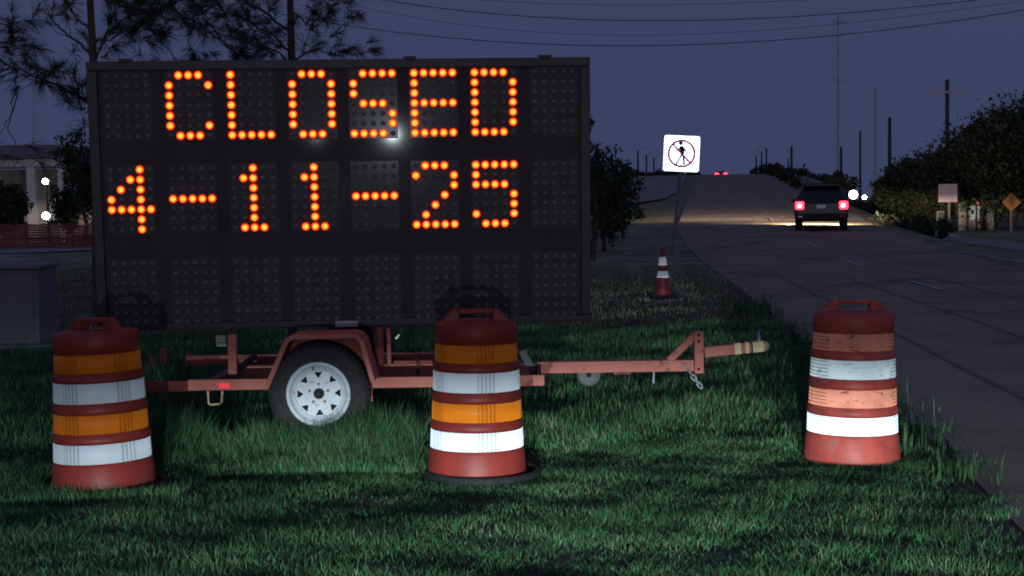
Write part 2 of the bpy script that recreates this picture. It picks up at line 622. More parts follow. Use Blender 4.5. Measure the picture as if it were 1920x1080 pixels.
# road
rm, em_ = MB(), MB()
rv, rf = [], []
NC = 7
for Y in stations:
    l, r = lerp_tab(ROAD, Y)
    for k in range(NC):
        t = k / (NC - 1)
        rv.append((l + (r - l) * t, Y, ramp_z(Y) + 0.006 + 0.03 * math.sin(math.pi * t)))
for j in range(len(stations) - 1):
    for k in range(NC - 1):
        rf.append((j * NC + k, j * NC + k + 1, (j + 1) * NC + k + 1, (j + 1) * NC + k))
rm.add(rv, rf, True)
rm.build('road', M_['asphalt'], kind='structure')


def left_road_z(x, Y):
    return max(0.0, ramp_z(Y) * min(1, max(0, (x + 16) / 22)))


LR = [(245, 19.5, 29.4), (200, 14.5, 23.6), (150, 9.6, 17.3), (115, 5.0, 12.6), (98, 1.2, 9.4), (90, -3.5, 5.0), (80, -9, 1.5), (70, -15, -3.5), (63, -22, -11), (60, -40, -40)]
LRP = [((29.4, 245), (19.5, 245)), ((23.6, 200), (14.5, 200)), ((17.3, 150), (9.6, 150)), ((12.8, 115), (5.6, 115)), ((10.0, 97), (2.0, 103)),
       ((6.5, 86), (-2.5, 95)), ((1.5, 76), (-8, 86)), ((-5, 67), (-14, 76)), ((-12, 60), (-20, 68)), ((-20, 55), (-27, 62)), ((-40, 52), (-42, 59))]
lm = MB()
lv = []
for (a, b) in LRP:
    for k in range(4):
        t = k / 3
        x, y = a[0] + (b[0] - a[0]) * t, a[1] + (b[1] - a[1]) * t
        lv.append((x, y, left_road_z(x, y) + 0.03))
lm.add(lv, [(j * 4 + k, j * 4 + k + 1, (j + 1) * 4 + k + 1, (j + 1) * 4 + k) for j in range(len(LRP) - 1) for k in range(3)], True)
lm.build('far_carriageway', mat('far_pale_asphalt', (0.27, 0.245, 0.25), 0.9, var=0.2, scale=0.6, spec=0.2), kind='structure')

# grassed embankment either side of the ramp
bm_ = MB()
bv = []
NS = 8
for Y in stations[9:]:
    l, r = lerp_tab(ROAD, Y)
    z = ramp_z(Y)
    lxs = [p for p in (l - 26 - z * 2, l - 18, l - 10, l - 0.0)]
    for x in lxs[:3]:
        zz = left_road_z(x, Y) if Y < 150 else z
        bv.append((x, Y, zz - 0.02))
    bv.append((l + 0.02, Y, z - 0.012))
    bv.append((r - 0.02, Y, z - 0.012))
    bv.append((r + 0.8, Y, z - 0.03))
    bv.append((r + 1.2 + z * 1.6, Y, 0.0 if z > 0.05 else -0.015))
    bv.append((r + 3.0 + z * 2, Y, -0.03))
n_st = len(stations[9:])
bm_.add(bv, [(j * NS + k, j * NS + k + 1, (j + 1) * NS + k + 1, (j + 1) * NS + k) for j in range(n_st - 1) for k in range(NS - 1)], True)
bm_.build('embankment', M_['blade_far'], kind='structure')

# lane dashes and a worn edge line
dm = MB()


def ribbon(mb, frac, y0, y1, w, lift=0.014, n=4):
    vs = []
    for i in range(n + 1):
        Y = y0 + (y1 - y0) * i / n
        l, r = lerp_tab(ROAD, Y)
        x = l + (r - l) * frac
        z = ramp_z(Y) + 0.006 + 0.03 * math.sin(math.pi * frac) + lift
        vs += [(x - w / 2, Y, z), (x + w / 2, Y, z)]
    mb.add(vs, [(2 * i, 2 * i + 1, 2 * i + 3, 2 * i + 2) for i in range(n)])


for i in range(26):
    y0 = 25.5 + i * 9.0
    ribbon(dm, 0.50, y0, y0 + 2.8, 0.10, lift=0.016)
dm.build('lane_markings', M_['paint'], kind='structure')
tm = MB()
for fr, y0, y1, w in ((0.17, 5, 34, 0.07), (0.36, 6, 30, 0.03), (0.60, 14, 50, 0.04)):
    n = 24
    vs = []
    for i in range(n + 1):
        Y = y0 + (y1 - y0) * i / n
        l, r = lerp_tab(ROAD, Y)
        f2 = fr + 0.003 * math.sin(Y * 0.35 + fr * 40) + 0.0015 * math.sin(Y * 1.7)
        x = l + (r - l) * f2
        z = ramp_z(Y) + 0.006 + 0.03 * math.sin(math.pi * f2) + 0.008
        ww = w * random.uniform(0.5, 1.2)
        vs += [(x - ww / 2, Y, z), (x + ww / 2, Y, z)]
    tm.add(vs, [(2 * i, 2 * i + 1, 2 * i + 3, 2 * i + 2) for i in range(n)])
tm.build('tar_seams', mat('black_tar_seal', (0.15, 0.125, 0.115), 0.8, var=0.3, scale=3), kind='structure')

# kerb, strip and pavement on the right
km, sm_, pm = MB(), MB(), MB()
kerb_pts = [(11.3, 14), (11.25, 24), (11.5, 32), (12.9, 44), (14.3, 56), (16.4, 70)]
kerb_pts = [(lerp_tab(ROAD, y)[1] + 0.1, y) for _, y in kerb_pts]
for (x0, y0), (x1, y1) in zip(kerb_pts, kerb_pts[1:]):
    km.add([(x0, y0, -0.05), (x0 + 0.18, y0, -0.05), (x1 + 0.18, y1, -0.05), (x1, y1, -0.05), (x0, y0, 0.14), (x0 + 0.18, y0, 0.14), (x1 + 0.18, y1, 0.14), (x1, y1, 0.14)],
           [(0, 3, 7, 4), (4, 7, 6, 5), (1, 5, 6, 2), (0, 4, 5, 1), (2, 6, 7, 3)])
    sm_.add([(x0 + 2.0, y0, 0.10), (x0 + 3.6, y0, 0.10), (x1 + 3.6, y1, 0.10), (x1 + 2.0, y1, 0.10)], [(0, 1, 2, 3)])
    pm.add([(x0 + 0.18, y0, 0.09), (x0 + 30, y0, 0.06), (x1 + 30, y1, 0.06), (x1 + 0.18, y1, 0.09)], [(0, 1, 2, 3)])
km.build('kerb', M_['concrete'], kind='structure')
sm_.build('pavement', M_['concrete'], kind='structure')
pm.build('roadside_verge', M_['blade_far'], kind='structure')

# footpath far left
fp = MB()
P0 = [on_ground(-260, 496), on_ground(190, 488), on_ground(190, 472), on_ground(-260, 479)]
fp.add([(p.x, p.y, 0.02) for p in P0], [(0, 1, 2, 3)])
Q0 = [on_ground(1090, 447, 0.3), on_ground(1258, 441, 0.35), on_ground(1258, 438, 0.35), on_ground(1090, 443, 0.3)]
fp.build('footpath', M_['concrete'], kind='structure')

# ------------------------------------------------------------------ grass blades


def grass(name, mat_, n, region, h, w, keep=None, lean=0.45, clump=0.0, ramp=None):
    x0, x1, y0, y1 = region
    pts = np.stack([rng.uniform(x0, x1, n), y0 + (y1 - y0) * rng.random(n) ** 1.25], 1)
    if keep is not None:
        pts = pts[keep(pts)]
    if clump:
        q = np.sin(pts[:, 0] * 3.7 + 2.0 * np.sin(pts[:, 1] * 2.9)) * np.sin(pts[:, 1] * 5.1 + 1.6 * np.sin(pts[:, 0] * 4.3)) + 0.6 * np.sin(pts[:, 0] * 11.3 + pts[:, 1] * 4.7) * np.sin(pts[:, 1] * 15.1 - pts[:, 0] * 6.1)
        pts = pts[rng.random(len(pts)) < np.clip(0.78 + 0.5 * q, 0.22, 1.0)]
    n = len(pts)
    patch = 0.5 + 0.5 * np.sin(pts[:, 0] * 2.1 + 1.7 * np.sin(pts[:, 1] * 1.3)) * np.sin(pts[:, 1] * 2.6 + 1.1 * np.sin(pts[:, 0] * 1.9))
    patch2 = 0.5 + 0.5 * np.sin(pts[:, 0] * 7.3 + pts[:, 1] * 3.1) * np.sin(pts[:, 1] * 8.7 - pts[:, 0] * 2.2)
    hh = h * (0.5 + 0.55 * patch + 0.35 * patch2) * rng.uniform(0.55, 1.3, n)
    if ramp:
        hh = hh * np.clip(0.35 + 0.65 * (pts[:, 1] - ramp[0] + 0.25 * np.sin(pts[:, 0] * 4.1) + 0.15 * np.sin(pts[:, 0] * 11.0)) / (ramp[1] - ramp[0]), 0.35, 1.0)
    ww = w * rng.uniform(0.7, 1.3, n)
    az = rng.uniform(0, 2 * np.pi, n)
    ln = rng.uniform(0.05, 1.0, n) * lean * hh
    dx, dy = np.cos(az) * ln, np.sin(az) * ln
    fa = rng.uniform(0, np.pi, n)
    sx, sy = np.cos(fa) * ww / 2, np.sin(fa) * ww / 2
    gz = np.array([ground_z(a, b) for a, b in pts]) - 0.015
    V = np.zeros((n, 5, 3), np.float32)
    V[:, 0] = np.stack([pts[:, 0] - sx, pts[:, 1] - sy, gz], 1)
    V[:, 1] = np.stack([pts[:, 0] + sx, pts[:, 1] + sy, gz], 1)
    V[:, 2] = np.stack([pts[:, 0] - sx * .75 + dx * .35, pts[:, 1] - sy * .75 + dy * .35, gz + hh * .6], 1)
    V[:, 3] = np.stack([pts[:, 0] + sx * .75 + dx * .35, pts[:, 1] + sy * .75 + dy * .35, gz + hh * .6], 1)
    V[:, 4] = np.stack([pts[:, 0] + dx, pts[:, 1] + dy, gz + hh], 1)
    b = np.arange(n)[:, None] * 5
    F = np.concatenate([b + np.array([[0, 1, 3]]), b + np.array([[0, 3, 2]]), b + np.array([[2, 3, 4]])], 1).reshape(-1)
    me = bpy.data.meshes.new(name)
    me.vertices.add(n * 5)
    me.vertices.foreach_set('co', V.reshape(-1))
    me.loops.add(n * 9)
    me.loops.foreach_set('vertex_index', F.astype(np.int32))
    me.polygons.add(n * 3)
    me.polygons.foreach_set('loop_start', np.arange(n * 3, dtype=np.int32) * 3)
    me.polygons.foreach_set('loop_total', np.full(n * 3, 3, np.int32))
    me.update()
    me.materials.append(mat_)
    o = bpy.data.objects.new(name, me)
    COL.objects.link(o)
    o['kind'] = 'stuff'
    o['label'] = 'unmown green grass growing over the verge around the trailer and drums'
    o['category'] = 'grass'
    return o


def off_road(p):
    edge = np.interp(p[:, 1], [r[0] for r in ROAD], [r[1] for r in ROAD])
    wob = 0.16 * np.sin(p[:, 1] * 5.1) + 0.10 * np.sin(p[:, 1] * 13.7) + 0.10 * rng.standard_normal(len(p))
    vis = (np.abs(p[:, 0]) < 0.42 * p[:, 1] + 1.2)
    return (p[:, 0] < edge - 0.12 + wob) & vis


g1 = grass('verge_grass', M_['blade'], 390000, (-4.6, 4.2, 5.4, 10.6), 0.050, 0.0042, off_road, lean=0.8, clump=1)
g2 = grass('verge_grass', M_['blade'], 230000, (-7.5, 4.5, 9.3, 19), 0.110, 0.0070, off_road, clump=1, ramp=(9.3, 10.4))
cone_xy = on_ground(1243, 554)
g3 = grass('verge_grass', M_['blade_dry'], 70000, (-12, 6.0, 18.5, 42), 0.075, 0.022, lambda p: off_road(p) & ((np.abs(p[:, 0] - cone_xy.x) > 0.4) | (p[:, 1] > cone_xy.y + 0.3) | (p[:, 1] < cone_xy.y - 1.6)))
g1['label'] = 'short green grass in front of and around the three drums'
g2['label'] = 'longer green grass under and behind the sign trailer'
g4 = grass('verge_grass', M_['blade'], 19000, (-2.7, -0.6, 8.8, 9.72), 0.235, 0.0055, None, lean=0.55, ramp=(8.9, 9.5))
for q, lb in ((on_ground(197, 912), 'uneven grass round the foot of the leftmost drum'), (on_ground(895, 890), 'uneven grass round the foot of the middle drum'), (on_ground(1597, 858), 'uneven grass round the foot of the scuffed drum')):
    ring_in = 0.36 if q.x < 1 else 0.30
    g5 = grass('verge_grass', M_['blade'], 6000, (q.x - 0.55, q.x + 0.55, q.y - 0.55, q.y + 0.3), 0.085 if q.x < -1 else 0.05, 0.005, lambda p, q=q, a=ring_in: np.hypot(p[:, 0] - q.x, p[:, 1] - q.y) > a, lean=0.7)
    g5['label'] = lb
g4['label'] = 'tall grass tufts hiding the foot of the trailer tyre'
g3['label'] = 'dim grass on the verge by the leaning sign post'


def weeds(name, spots, label):
    mb = MB()
    for (x, y, h, n) in spots:
        for i in range(n):
            a = random.uniform(0, 6.283)
            L = h * random.uniform(0.5, 1.1)
            lean = random.uniform(0.1, 0.5) * L
            bx, by = x + random.gauss(0, 0.10), y + random.gauss(0, 0.10)
            w = random.uniform(0.003, 0.007)
            sx, sy = math.cos(a + 1.4) * w, math.sin(a + 1.4) * w
            dx, dy = math.cos(a) * lean, math.sin(a) * lean
            mb.add([(bx - sx, by - sy, -0.01), (bx + sx, by + sy, -0.01), (bx + sx + dx * .4, by + sy + dy * .4, L * .6), (bx - sx + dx * .4, by - sy + dy * .4, L * .6), (bx + dx, by + dy, L)],
                   [(0, 1, 2, 3), (3, 2, 4)])
    o = mb.build(name, M_['weed'], kind='stuff')
    o['label'] = label
    o['category'] = 'weeds'


sp = []
for i in range(60):
    Y = random.uniform(10.5, 22)
    e = lerp_tab(ROAD, Y)[0]
    sp.append((e - abs(random.gauss(0.1, 0.35)), Y, random.uniform(0.12, 0.34), 16))
for i in range(16):
    Y = random.uniform(8.2, 10.2)
    e = lerp_tab(ROAD, Y)[0]
    sp.append((e - random.uniform(0.0, 0.25), Y, random.uniform(0.10, 0.2), 9))
weeds('roadside_weeds', sp, 'ragged taller weeds along the left edge of the dark road')

# ------------------------------------------------------------------ traffic drums


def drum_proto(name, label, body_m, orange, white, ring):
    t = thing(name, label, 'traffic drum', group='orange traffic drums on the grass')
    prof = [(0.05, 0.004), (0.289, 0.004), (0.291, 0.03), (0.281, 0.165), (0.277, 0.172), (0.276, 0.186), (0.272, 0.188), (0.268, 0.304), (0.274, 0.306), (0.276, 0.318), (0.272, 0.345),
            (0.262, 0.354), (0.258, 0.468), (0.264, 0.471), (0.266, 0.484), (0.262, 0.515), (0.254, 0.524), (0.250, 0.645), (0.256, 0.648), (0.257, 0.660), (0.250, 0.684),
            (0.241, 0.692), (0.237, 0.802), (0.243, 0.806), (0.243, 0.90), (0.232, 0.918), (0.20, 0.926), (0.001, 0.930)]
    m = MB()
    m.lathe(prof, 64)
    o = m.build('body', body_m, t)
    for nm, z0, z1, r0, r1, mt in (('orange_band', 0.696, 0.799, 0.2435, 0.2395, orange), ('white_band', 0.529, 0.641, 0.2565, 0.2525, white),
                                   ('orange_band', 0.359, 0.464, 0.2645, 0.2605, orange), ('white_band', 0.193, 0.300, 0.2745, 0.2705, white)):
        b = MB()
        b.lathe([(r0 - 0.003, z0), (r0, z0), (r1, z1), (r1 - 0.003, z1)], 96)
        b.build(nm, mt, t)
    h = MB()
    outer = [(-0.205, 0.915), (-0.190, 0.935), (-0.135, 0.995), (0.135, 0.995), (0.190, 0.935), (0.205, 0.915)]
    zi0, zi1, xi = 0.928, 0.968, 0.095
    y0, y1 = -0.035, 0.035
    h.prism([(-0.205, 0.912), (-0.190, 0.935), (-0.135, 0.995), (-xi - 0.008, 0.995), (-xi, zi1), (-xi, 0.912)], y0, y1)
    h.prism([(0.205, 0.912), (xi, 0.912), (xi, zi1), (xi + 0.008, 0.995), (0.135, 0.995), (0.190, 0.935)], y0, y1)
    h.prism([(-xi - 0.008, 0.995), (xi + 0.008, 0.995), (xi, zi1), (-xi, zi1)], y0 + 0.004, y1 - 0.004)
    h.build('handle', body_m, t, bevel=0.008)
    if ring:
        g = MB()
        prof = []
        for k in range(13):
            a = 2 * math.pi * k / 12
            prof.append((0.322 + 0.026 * math.cos(a), 0.030 + 0.027 * math.sin(a)))
        g.lathe(prof, 64, c=(0.035, 0, 0))
        g.build('base_ring', M_['rubber'], t)
    return t


d1 = drum_proto('traffic_drum', 'orange drum standing in front of the middle of the trailer beside its wheel', M_['drum'], M_['r_orange'], M_['r_white'], True)
p = on_ground(895, 895)
d1.location = (p.x, p.y, 0.0)
d1.rotation_euler = (0.0, 0.006, R_(4))
d2 = copy_tree(d1)
p = on_ground(197, 918)
d2.location = (p.x, p.y, -0.005)
d2.rotation_euler = (R_(0.6), R_(-1.6), R_(-34))
d2['label'] = 'leftmost orange drum, leaning a little before the left corner of the board'
d3 = drum_proto('traffic_drum', 'scuffed drum with faded salmon and dirty white bands at the road edge', M_['drum_dirty'], M_['r_orange_old'], M_['r_white_old'], False)
p = on_ground(1597, 864)
d3.location = (p.x, p.y, 0.0)
d3.rotation_euler = (0, 0.012, R_(1))
BASE.update({d1.name: Vector((0, 0, 0))})

# ------------------------------------------------------------------ message board trailer
YN, YC, YF = 10.0, 10.85, 11.70          # near rail, middle, far rail
tr = thing('message_board_trailer', 'black message board with amber dot lettering on a salmon orange trailer', 'message board', (-1.33, YC, 0))
# board, local frame fitted to the photograph's four corners
BW, BH = 3.47, 1.861
BM = Matrix.Translation((-1.168, 10.503, 1.692)) @ (Matrix.Rotation(0.0709, 4, 'Z') @ Matrix.Rotation(0.0621, 4, 'X') @ Matrix.Rotation(-0.002, 4, 'Y'))
TB = Matrix.Translation(tr.location)


def board_part(mb, name, m, parent=None, bevel=0, kind=None):
    """mesh in the board's own frame -> child of the trailer"""
    mb.v = [tuple(BM @ Vector(v)) for v in mb.v]
    return mb.build(name, m, parent or tr, bevel, kind)


def board_px(px, py):
    """photo pixel -> board x,z"""
    inv = BM.inverted()
    o = inv @ Vector((0, 0, CAM_H))
    d = inv.to_3x3() @ ray(px, py)
    q = o + d * (-o.y / d.y)
    return q.x, q.z


m = MB()
m.box((-BW / 2, 0.012, -BH / 2), (BW / 2, 0.20, BH / 2))
board_part(m, 'board_case', M_['case'])
m = MB()
m.box((-BW / 2 + 0.07, 0.0, -BH / 2 + 0.05), (BW / 2 - 0.075, 0.011, BH / 2 - 0.06))
board_part(m, 'board_face', M_['board'])
for a, b in (((-BW / 2 - 0.004, -0.030, BH / 2 - 0.058), (BW / 2 + 0.004, 0.204, BH / 2 + 0.004)), ((-BW / 2 - 0.004, -0.030, -BH / 2 - 0.004), (BW / 2 + 0.004, 0.204, -BH / 2 + 0.045))):
    m = MB()
    m.box(a, b)
    board_part(m, 'case_rail', M_['case'], bevel=0.006)
for sx in (-1, 1):
    m = MB()
    xo, xi = sx * (BW / 2 + 0.002), sx * (BW / 2 - 0.066)
    m.box((min(xo, xi), -0.028, -BH / 2 + 0.047), (max(xo, xi), 0.202, BH / 2 - 0.060))
    board_part(m, 'case_rail', M_['case'], bevel=0.006)
for pxx in (235, 768, 1022):
    x, z = board_px(pxx, 112)
    m = MB()
    m.box((x - 0.045, -0.034, BH / 2 - 0.01), (x + 0.045, 0.03, BH / 2 + 0.022))
    m.tube([(x - 0.03, -0.036, BH / 2 + 0.004), (x + 0.03, -0.036, BH / 2 + 0.004)], 0.010, 8)
    board_part(m, 'hinge', M_['case'])

FONT = {
    'C': ["01110", "10001", "10000", "10000", "10000", "10001", "01110"],
    'L': ["10000"] * 6 + ["11111"],
    'O': ["01110"] + ["10001"] * 5 + ["01110"],
    'S': ["01111", "10000", "10000", "01110", "00001", "00001", "11110"],
    'E': ["11111", "10000", "10000", "11111", "10000", "10000", "11111"],
    'D': ["11110"] + ["10001"] * 5 + ["11110"],
    '4': ["00010", "00110", "01010", "10010", "11111", "00010", "00010"],
    '-': ["00000"] * 3 + ["11111"] + ["00000"] * 3,
    '1': ["00100", "01100", "00100", "00100", "00100", "00100", "01110"],
    '2': ["01110", "10001", "00001", "00010", "00100", "01000", "11111"],
    '5': ["11111", "10000", "11110", "00001", "00001", "10001", "01110"],
    ' ': ["00000"] * 7,
}
TEXT = [" CLOSED ", "4-11-25 ", "        "]
xa, za = board_px(777, 137)       # E top left dot (module 5, line 1)
xb, _ = board_px(320, 142)
PITCH_M = (board_px(893, 136)[0] - board_px(320, 141)[0]) / 5
DX = (board_px(848, 136)[0] - board_px(776, 137)[0]) / 4
z_top = board_px(776, 137)[1]
DZ = (z_top - board_px(778, 249)[1]) / 6
z_l2 = board_px(893, 309)[1]
z_l3 = board_px(893, 487)[1]
LZ = [z_top, z_l2, z_l2 - (z_top - z_l2) * 1.02]
X0 = board_px(776, 137)[0] - 5 * PITCH_M


def lens_mesh(name, m, r, d, n=12):
    k = MB()
    prof = [(r, 0.0), (r * 0.98, -d * .45), (r * 0.8, -d * .8), (r * 0.45, -d * .97), (0.0005, -d)]
    k.lathe(prof, n, axis='Y')
    me = bpy.data.meshes.new(name)
    me.from_pydata(k.v, [], k.f)
    me.polygons.foreach_set('use_smooth', [True] * len(k.f))
    me.materials.append(m)
    return me


LED_ON = lens_mesh('led', M_['led'], 0.0302, 0.010, 16)
LED_OFF = lens_mesh('unlit_led', M_['led_off'], 0.0175, 0.012, 10)
rest = MB()
n_led = 0
mods = {}
for li, line in enumerate(TEXT):
    for k, ch in enumerate(line):
        mx, mz = X0 + k * PITCH_M, LZ[li]
        m = MB()
        m.box((mx - 0.035, -0.006, mz - 6 * DZ - 0.036), (mx + 4 * DX + 0.035, -0.0005, mz + 0.036))
        mod = board_part(m, 'character_module', M_['module'])
        mods[(li, k)] = (mod, mx, mz, ch)
for (li, k), (mod, mx, mz, ch) in mods.items():
    for r in range(7):
        for c in range(5):
            on = FONT[ch][r][c] == '1'
            pos = Vector((mx + c * DX, -0.0062, mz - r * DZ))
            if on or (li == 2 and k in (3, 4, 7)) or (li == 0 and k == 7 and r < 6):
                o = bpy.data.objects.new('led' if on else 'unlit_led', LED_ON if on else LED_OFF)
                COL.objects.link(o)
                o.parent = mod
                o.matrix_local = TB.inverted() @ BM @ Matrix.Translation(pos)
                n_led += 1
            else:
                b = len(rest.v)
                vs = [tuple(Vector(v.co) + pos) for v in LED_OFF.vertices]
                rest.add(vs, [tuple(p.vertices) for p in LED_OFF.polygons], True)
print('leds as parts', n_led)
board_part(rest, 'unlit_led', M_['led_off'], kind='stuff')

# label plate under the board, mast, brackets
x, z = board_px(650, 606)
m = MB()
m.box((x - 0.078, -0.036, z - 0.020), (x + 0.078, -0.031, z + 0.022))
board_part(m, 'label_plate', M_['label'])
for xx in (0.35, 0.62):
    m = MB()
    m.box((xx - 0.04, 0.21, -BH / 2 - 0.02), (xx + 0.04, 0.27, BH / 2 - 0.2))
    board_part(m, 'board_bracket', M_['black_steel'])
m = MB()
mast_x = at(688, 650, YC).x
m.bar((mast_x, YC, 0.42), (mast_x, YC, 1.9), 0.12, 0.12)
m.build('mast', M_['black_steel'], tr)


def X_(px, py, Y):
    return at(px, py, Y).x


def Z_(px, py, Y):
    return at(px, py, Y).z


# frame
zr0, zr1 = Z_(760, 727, YN), Z_(760, 707, YN)
frame = []
m = MB()
m.box((X_(352, 722, YN), YN, zr0), (X_(812, 722, YN) + 0.75, YN + 0.06, zr1))
m.build('frame_rail', M_['salmon'], tr, 0.004)
m = MB()
m.box((X_(215, 722, YN), YN + 0.012, zr0 - 0.006), (X_(352, 722, YN) - 0.002, YN + 0.05, zr1 - 0.008))
o = m.build('rail_extension', M_['salmon_dark'], tr, 0.004)
o['label'] = 'darker rusty end of the side rail'
m = MB()
m.box((X_(352, 722, YF), YF - 0.06, zr0), (X_(990, 722, YF), YF, zr1))
m.build('frame_rail', M_['salmon'], tr, 0.004)
xl, xr = X_(395, 722, YN), X_(985, 700, YN)
for xx in (xl, (xl + xr) / 2, xr):
    m = MB()
    m.box((xx - 0.03, YN + 0.062, zr0 + 0.004), (xx + 0.03, YF - 0.062, zr1 - 0.006))
    m.build('cross_member', M_['salmon_dark'], tr)
# tongue beam down the middle
zt0, zt1 = Z_(1160, 697, YC), Z_(1160, 676, YC)
m = MB()
m.box((X_(455, 690, YC), YC - 0.045, zt0), (X_(1300, 690, YC), YC + 0.045, zt1))
m.build('tongue', M_['salmon'], tr, 0.004)
# hitch: end plate, brace, extension, coupler, lever
m = MB()
m.box((X_(1301, 690, YC), YC - 0.055, Z_(1308, 699, YC)), (X_(1318, 690, YC), YC + 0.055, Z_(1308, 621, YC)))
o = m.build('hitch_plate', M_['salmon'], tr, 0.004)
for zz in (628, 640, 692):
    k = MB()
    c = at(1310, zz, YC - 0.056)
    k.lathe([(0.011, c.y), (0.011, c.y - 0.008), (0.0005, c.y - 0.009)], 10, axis='Y', c=(c.x, 0, c.z))
    k.build('bolt', M_['black_steel'], o)
m = MB()
a, b = at(1254, 676, YC), at(1303, 628, YC)
m.bar(a, b, 0.05, 0.05, up=(0, 1, 0))
m.build('hitch_brace', M_['salmon'], tr, 0.003)
m = MB()
a, b = at(1320, 660, YC), at(1408, 651, YC)
m.bar(a, b, 0.075, 0.072)
m.build('hitch_extension', M_['salmon'], tr, 0.004)
m = MB()
a, b = at(1376, 653.5, YC), at(1424, 649, YC)
m.bar(a, a + (b - a) * 0.25, 0.082, 0.080)
m.bar(a + (b - a) * 0.42, a + (b - a) * 0.56, 0.082, 0.080)
m.bar(a + (b - a) * 0.70, at(1430, 648, YC), 0.10, 0.076)
m.sphere(at(1432, 649, YC), 0.046, 12, (1, 1.2, 0.85))
cp = m.build('coupler', M_['yellowed'], tr)
m = MB()
a, b = at(1424, 643, YC), at(1421, 622, YC)
m.tube([a, b, at(1427, 618, YC)], 0.013, 8)
m.build('coupler_lever', M_['galv'], cp)
# safety chain
m = MB()
pts = [at(x, y, YC - 0.06) for x, y in ((1284, 683), (1290, 694), (1297, 704), (1304, 712), (1310, 720), (1313, 724))]
for i, (a, b) in enumerate(zip(pts, pts[1:])):
    c = (a + b) / 2
    d = (b - a).normalized()
    s = Vector((0, 1, 0)) if i % 2 else d.cross(Vector((0, 1, 0)))
    ring = [c + d * math.cos(t) * 0.030 + s * math.sin(t) * 0.014 for t in [2 * math.pi * k / 10 for k in range(11)]]
    m.tube(ring, 0.006, 5, cap=False)
m.build('safety_chain', M_['galv'], tr)
# swivelled jack wheel under the tongue
c = at(1104, 702, YC + 0.02)
m = MB()
m.lathe([(0.02, -0.03), (0.075, -0.03), (0.086, -0.018), (0.086, 0.018), (0.075, 0.03), (0.02, 0.03)], 28, axis='Y', c=c)
jw = m.build('jack_wheel', mat('grey_jack_tyre', (0.12, 0.13, 0.13), 0.7, var=0.2, scale=20), tr)
m = MB()
m.add([tuple(Vector((c.x + dx, c.y - 0.034, c.z + dz))) for dx, dz in ((-0.018, 0.030), (0.050, 0.052), (0.066, 0.072), (-0.018, 0.066))], [(0, 1, 2, 3)])
m.build('jack_highlight', retro('pale_yellow_highlight', (0.8, 0.8, 0.5), (1, 1, 0.75), 1.2), jw)  # pale patch added for the bright highlight on the jack wheel
m = MB()
m.tube([at(1226, 697, YC), at(1225, 719, YC)], 0.010, 8)
m.build('tongue_pin', M_['galv'], tr)
m = MB()
m.box((at(1150, 699, YC).x, YC - 0.047, Z_(1150, 701, YC)), (at(1182, 699, YC).x, YC - 0.02, zt0 - 0.002))
m.build('light_bracket', M_['salmon_dark'], tr)
# winch with its handle
m = MB()
c = at(992, 690, YC - 0.12)
m.box((c.x - 0.07, c.y - 0.05, c.z - 0.05), (c.x + 0.06, c.y + 0.08, c.z + 0.05))
wi = m.build('winch', M_['black_steel'], tr, 0.006)
m = MB()
m.bar(at(979, 658, YC - 0.2), at(999, 697, YC - 0.2), 0.05, 0.012, up=(0, 1, 0))
m.build('winch_handle', M_['cabinet'], wi)
m = MB()
m.box((X_(975, 690, YC), YC - 0.07, Z_(985, 716, YC)), (X_(992, 690, YC), YC - 0.03, Z_(985, 700, YC)))
m.build('tongue_bracket', M_['salmon_dark'], tr)
# U loop under the rail, red marker, stabiliser post
m = MB()
m.tube([at(390, 733, YN), at(391, 756, YN), at(394, 759, YN), at(412, 758, YN), at(416, 755, YN), at(417, 733, YN)], 0.009, 8)
m.build('tie_down_loop', M_['yellowed'], tr)
m = MB()
a, b = at(411, 728, YN - 0.003), at(430, 718, YN - 0.003)
m.box((a.x, YN - 0.006, a.z), (b.x, YN - 0.0005, b.z))
m.build('red_reflector', M_['red_reflector'], tr)
m = MB()
a, b = at(437, 701, YN + 0.05), at(436, 627, YN + 0.05)
m.bar(a, b, 0.056, 0.056)
m.build('stabiliser_post', M_['salmon'], tr, 0.004)
m = MB()
m.bar(at(438, 700, YN + 0.10), at(478, 668, YN + 0.45), 0.035, 0.035)
m.build('stabiliser_brace', M_['black_steel'], tr)
for (px0, py0, px1, py1, Y, mm) in ((389, 682, 432, 671, YF - 0.1, 'salmon'), (448, 679, 480, 668, YC + 0.2, 'salmon'), (405, 642, 422, 629, YC - 0.1, 'label'), (300, 682, 310, 655, YC, 'salmon'), (279, 686, 288, 670, YC, 'salmon'),
                                    (406, 650, 424, 644, YC - 0.12, 'label')):
    m = MB()
    a, b = at(px0, py0, Y), at(px1, py1, Y)
    m.box((a.x, Y, a.z), (b.x, Y + 0.04, b.z))
    m.build('mounting_bracket', M_[mm], tr)
# uprights and hydraulic cylinders behind the wheel
for (x0, y0, x1, y1, r, mm) in ((713, 686, 711, 612, 0.030, 'salmon_dark'), (730, 682, 728, 614, 0.016, 'salmon'), (697, 690, 672, 628, 0.030, 'cabinet'), (786, 700, 770, 610, 0.006, 'black_steel'), (703, 640, 703, 612, 0.02, 'black_steel')):
    m = MB()
    m.tube([at(x0, y0, YC - 0.25), at(x1, y1, YC - 0.25)], r, 10)
    m.build('mast_strut' if r > 0.01 else 'power_cable', M_[mm], tr)
m = MB()
m.box((X_(740, 689, YC), YC - 0.06, zt1 + 0.003), (X_(812, 689, YC), YC + 0.0, zt1 + 0.025))
m.build('cable_clip', M_['salmon_dark'], tr)
